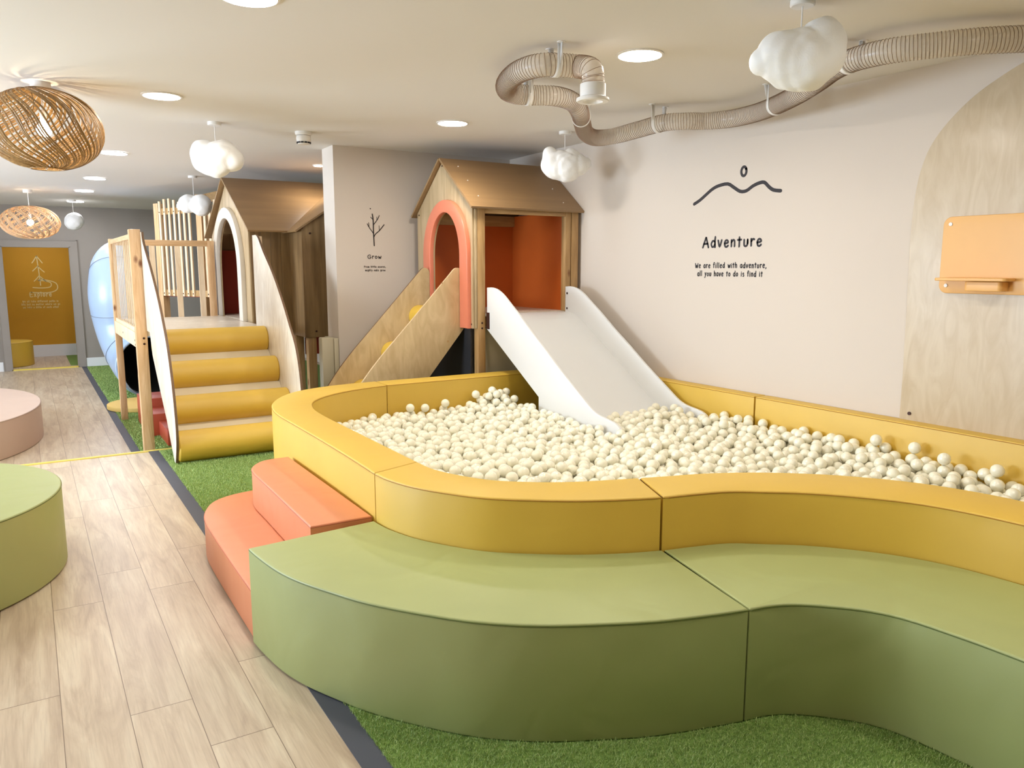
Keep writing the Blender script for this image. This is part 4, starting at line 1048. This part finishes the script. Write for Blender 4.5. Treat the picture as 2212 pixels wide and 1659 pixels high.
def okxy(x, y):
    if y < .9 or not (1.45 < x < 4.21): return False
    if not in_poly(np.array([[x, y]]), inner)[0] or not edge_clear(x, y, BR+.002): return False
    if y > 3.90-BR and (abs(x-3.335) < .013+BR or abs(x-4.155) < .013+BR): return False
    if 3.33 < x < 4.16 and y > 4.40: return False
    return True
# clearance mask on a fine lattice keeps the settling quick
FG_ = .01; fx = np.arange(1.45, 4.21, FG_); fy = np.arange(.9, 5.46, FG_)
XX, YY = np.meshgrid(fx, fy, indexing='ij'); PP = np.column_stack([XX.ravel(), YY.ravel()])
mask = in_poly(PP, inner)
dmin = np.full(len(PP), 9.0)
for a, b in zip(IP, IQ):
    d = b-a; q = PP-a; t_ = np.clip((q@d)/(d@d+1e-12), 0, 1); dmin = np.minimum(dmin, np.hypot(*(q-t_[:, None]*d).T))
mask &= dmin > BR+.003
x_, y_ = PP[:, 0], PP[:, 1]
mask &= ~((y_ > 3.90-BR) & ((abs(x_-3.335) < .014+BR) | (abs(x_-4.155) < .014+BR)))
mask &= ~((x_ > 3.33) & (x_ < 4.16) & (y_ > 4.42))
mask = mask.reshape(XX.shape)
def ok(x, y):
    i, j_ = int((x-1.45)/FG_+.5), int((y-.9)/FG_+.5)
    return 0 <= i < mask.shape[0] and 0 <= j_ < mask.shape[1] and mask[i, j_]
def surf(x, y):
    h = .412+.014*math.sin(2.1*x+1.3*y)+.012*math.sin(5.3*x-3.1*y+1)
    h += .05*math.exp(-((x-4.2)**2)/.06)*(1 if y < 3.9 else .6)                 # piled along the right wall
    h += .10*math.exp(-((x-3.2)**2+(y-5.4)**2)/.025)                            # heap by the slide
    h += .04*math.exp(-((x-1.55)**2+(y-4.4)**2)/.10)
    return h
rb_ = random.Random(11); cell = {}; B = []
def key(x, y): return (int(x/.07), int(y/.07))
def zrest(x, y):
    z = .24+BR
    if 3.34 < x < 4.15 and y > 3.9: z = max(z, bed_z(y)+BR+.01)
    kx, ky = key(x, y)
    for i in (kx-1, kx, kx+1):
        for j_ in (ky-1, ky, ky+1):
            for (bx, by, bz) in cell.get((i, j_), ()):
                d2 = (bx-x)**2+(by-y)**2
                if d2 < 4*BR*BR:
                    zz = bz+math.sqrt(4*BR*BR-d2)
                    if zz > z: z = zz
    return z
fails = 0; valid = np.argwhere(mask)
while fails < 900 and len(B) < 11000:
    i, j_ = valid[rb_.randrange(len(valid))]; x, y = 1.45+i*FG_, .9+j_*FG_
    z = zrest(x, y); step = .028
    for _ in range(26):
        a = rb_.uniform(0, 2*PI); nx_, ny_ = x+step*math.cos(a), y+step*math.sin(a)
        if ok(nx_, ny_):
            nz_ = zrest(nx_, ny_)
            if nz_ < z: x, y, z = nx_, ny_, nz_; continue
        step *= .88
    if z+BR <= surf(x, y)+.012+.02*rb_.random():
        cell.setdefault(key(x, y), []).append((x, y, z)); B.append((x, y, z)); fails = 0
    else: fails += 1
# a few loose balls resting on top
for (x, y) in ((3.92, 3.60), (4.12, 2.62), (4.14, 2.40), (2.42, 5.36), (2.55, 5.37), (1.50, 4.42), (4.12, 1.95), (4.08, 2.2), (3.0, 5.37), (2.72, 5.36)):
    if ok(x, y):
        z = zrest(x, y); B.append((x, y, z)); cell.setdefault(key(x, y), []).append((x, y, z))
B = [b for b in B if b[2]+BR > surf(b[0], b[1])-.125]
# which show largest in the photo: nearest to the camera, in frame, with nothing above them
th_, ya = math.radians(8.55), math.radians(31.9)
Fv = Vector((math.sin(ya)*math.cos(th_), math.cos(ya)*math.cos(th_), -math.sin(th_))); Rv = Vector((math.cos(ya), -math.sin(ya), 0)); Uv = Rv.cross(Fv)
def view(b):
    d = Vector(b)-Vector((0, 0, 1.5)); z = d.dot(Fv); return 1106+1675*d.dot(Rv)/z, 829.5-1675*d.dot(Uv)/z, z
def exposed(b):
    n = 0; toc = (Vector((0, 0, 1.5))-Vector(b)).normalized(); kx, ky = key(b[0], b[1])
    for i in range(kx-3, kx+4):
        for j_ in range(ky-3, ky+4):
            for q in cell.get((i, j_), ()):
                if q[:3] == b[:3]: continue
                v_ = Vector(q)-Vector(b); t_ = v_.dot(toc)
                if t_ > 0 and (v_-toc*t_).length < BR*.95: return False
    # hidden behind the front pad's top edge?
    s_ = (1.5-.62)/(1.5-b[2]-BR*.5); hx, hy = b[0]*s_, b[1]*s_
    return bool(in_poly(np.array([[hx, hy]]), inner)[0])
cand = []
for b in B:
    px, py, z = view(b)
    if -20 < px < 2232 and -20 < py < 1679 and exposed(b): cand.append((z, b))
cand.sort(); ind = set(b for _, b in cand[:300])
bm = bmesh.new(); bmesh.ops.create_icosphere(bm, subdivisions=4, radius=BR)
bme = bpy.data.meshes.new('play_ball'); bm.to_mesh(bme); bm.free(); bme.polygons.foreach_set('use_smooth', [True]*len(bme.polygons)); bme.materials.append(M['ball'])
b0 = bpy.data.objects.new('play_ball', bme)
tag(b0, 'glossy cream white plastic ball in the part of the pit nearest the camera', 'ball', 'cream balls in the near part of the ball pit')
first = True
for b in B:
    if b not in ind: continue
    o = b0 if first else b0.copy(); first = False
    o.location = b; C.objects.link(o)
bm = bmesh.new(); bmesh.ops.create_icosphere(bm, subdivisions=3, radius=BR); bm.verts.index_update()
tv = np.array([v.co[:] for v in bm.verts]); tf = np.array([[v.index for v in f.verts] for f in bm.faces]); bm.free()
rest = np.array([b for b in B if b not in ind])
nb = len(rest); V = (rest[:, None, :]+tv[None]).reshape(-1, 3); F_ = (tf[None]+np.arange(nb)[:, None, None]*len(tv)).reshape(-1)
me = bpy.data.meshes.new('play_balls'); me.vertices.add(len(V)); me.vertices.foreach_set('co', V.ravel())
me.loops.add(len(F_)); me.loops.foreach_set('vertex_index', F_.astype(np.int32))
npol = len(F_)//3; me.polygons.add(npol); me.polygons.foreach_set('loop_start', np.arange(0, len(F_), 3, dtype=np.int32))
me.update(calc_edges=True); me.validate(); me.polygons.foreach_set('use_smooth', [True]*npol)
me.materials.append(M['ball'])
o = bpy.data.objects.new('play_balls', me); C.objects.link(o)
tag(o, 'cream white plastic balls filling the rest of the ball pit', 'balls', kind='stuff')
pm = obj('pit_mat', plate([[(p[0], p[1]) for p in inner]], .02, 0.0, XY(.225)), M['cream_vinyl'])
tag(pm, 'cream foam mat under the balls', 'mat')
print('BALLS', len(B), len(ind))
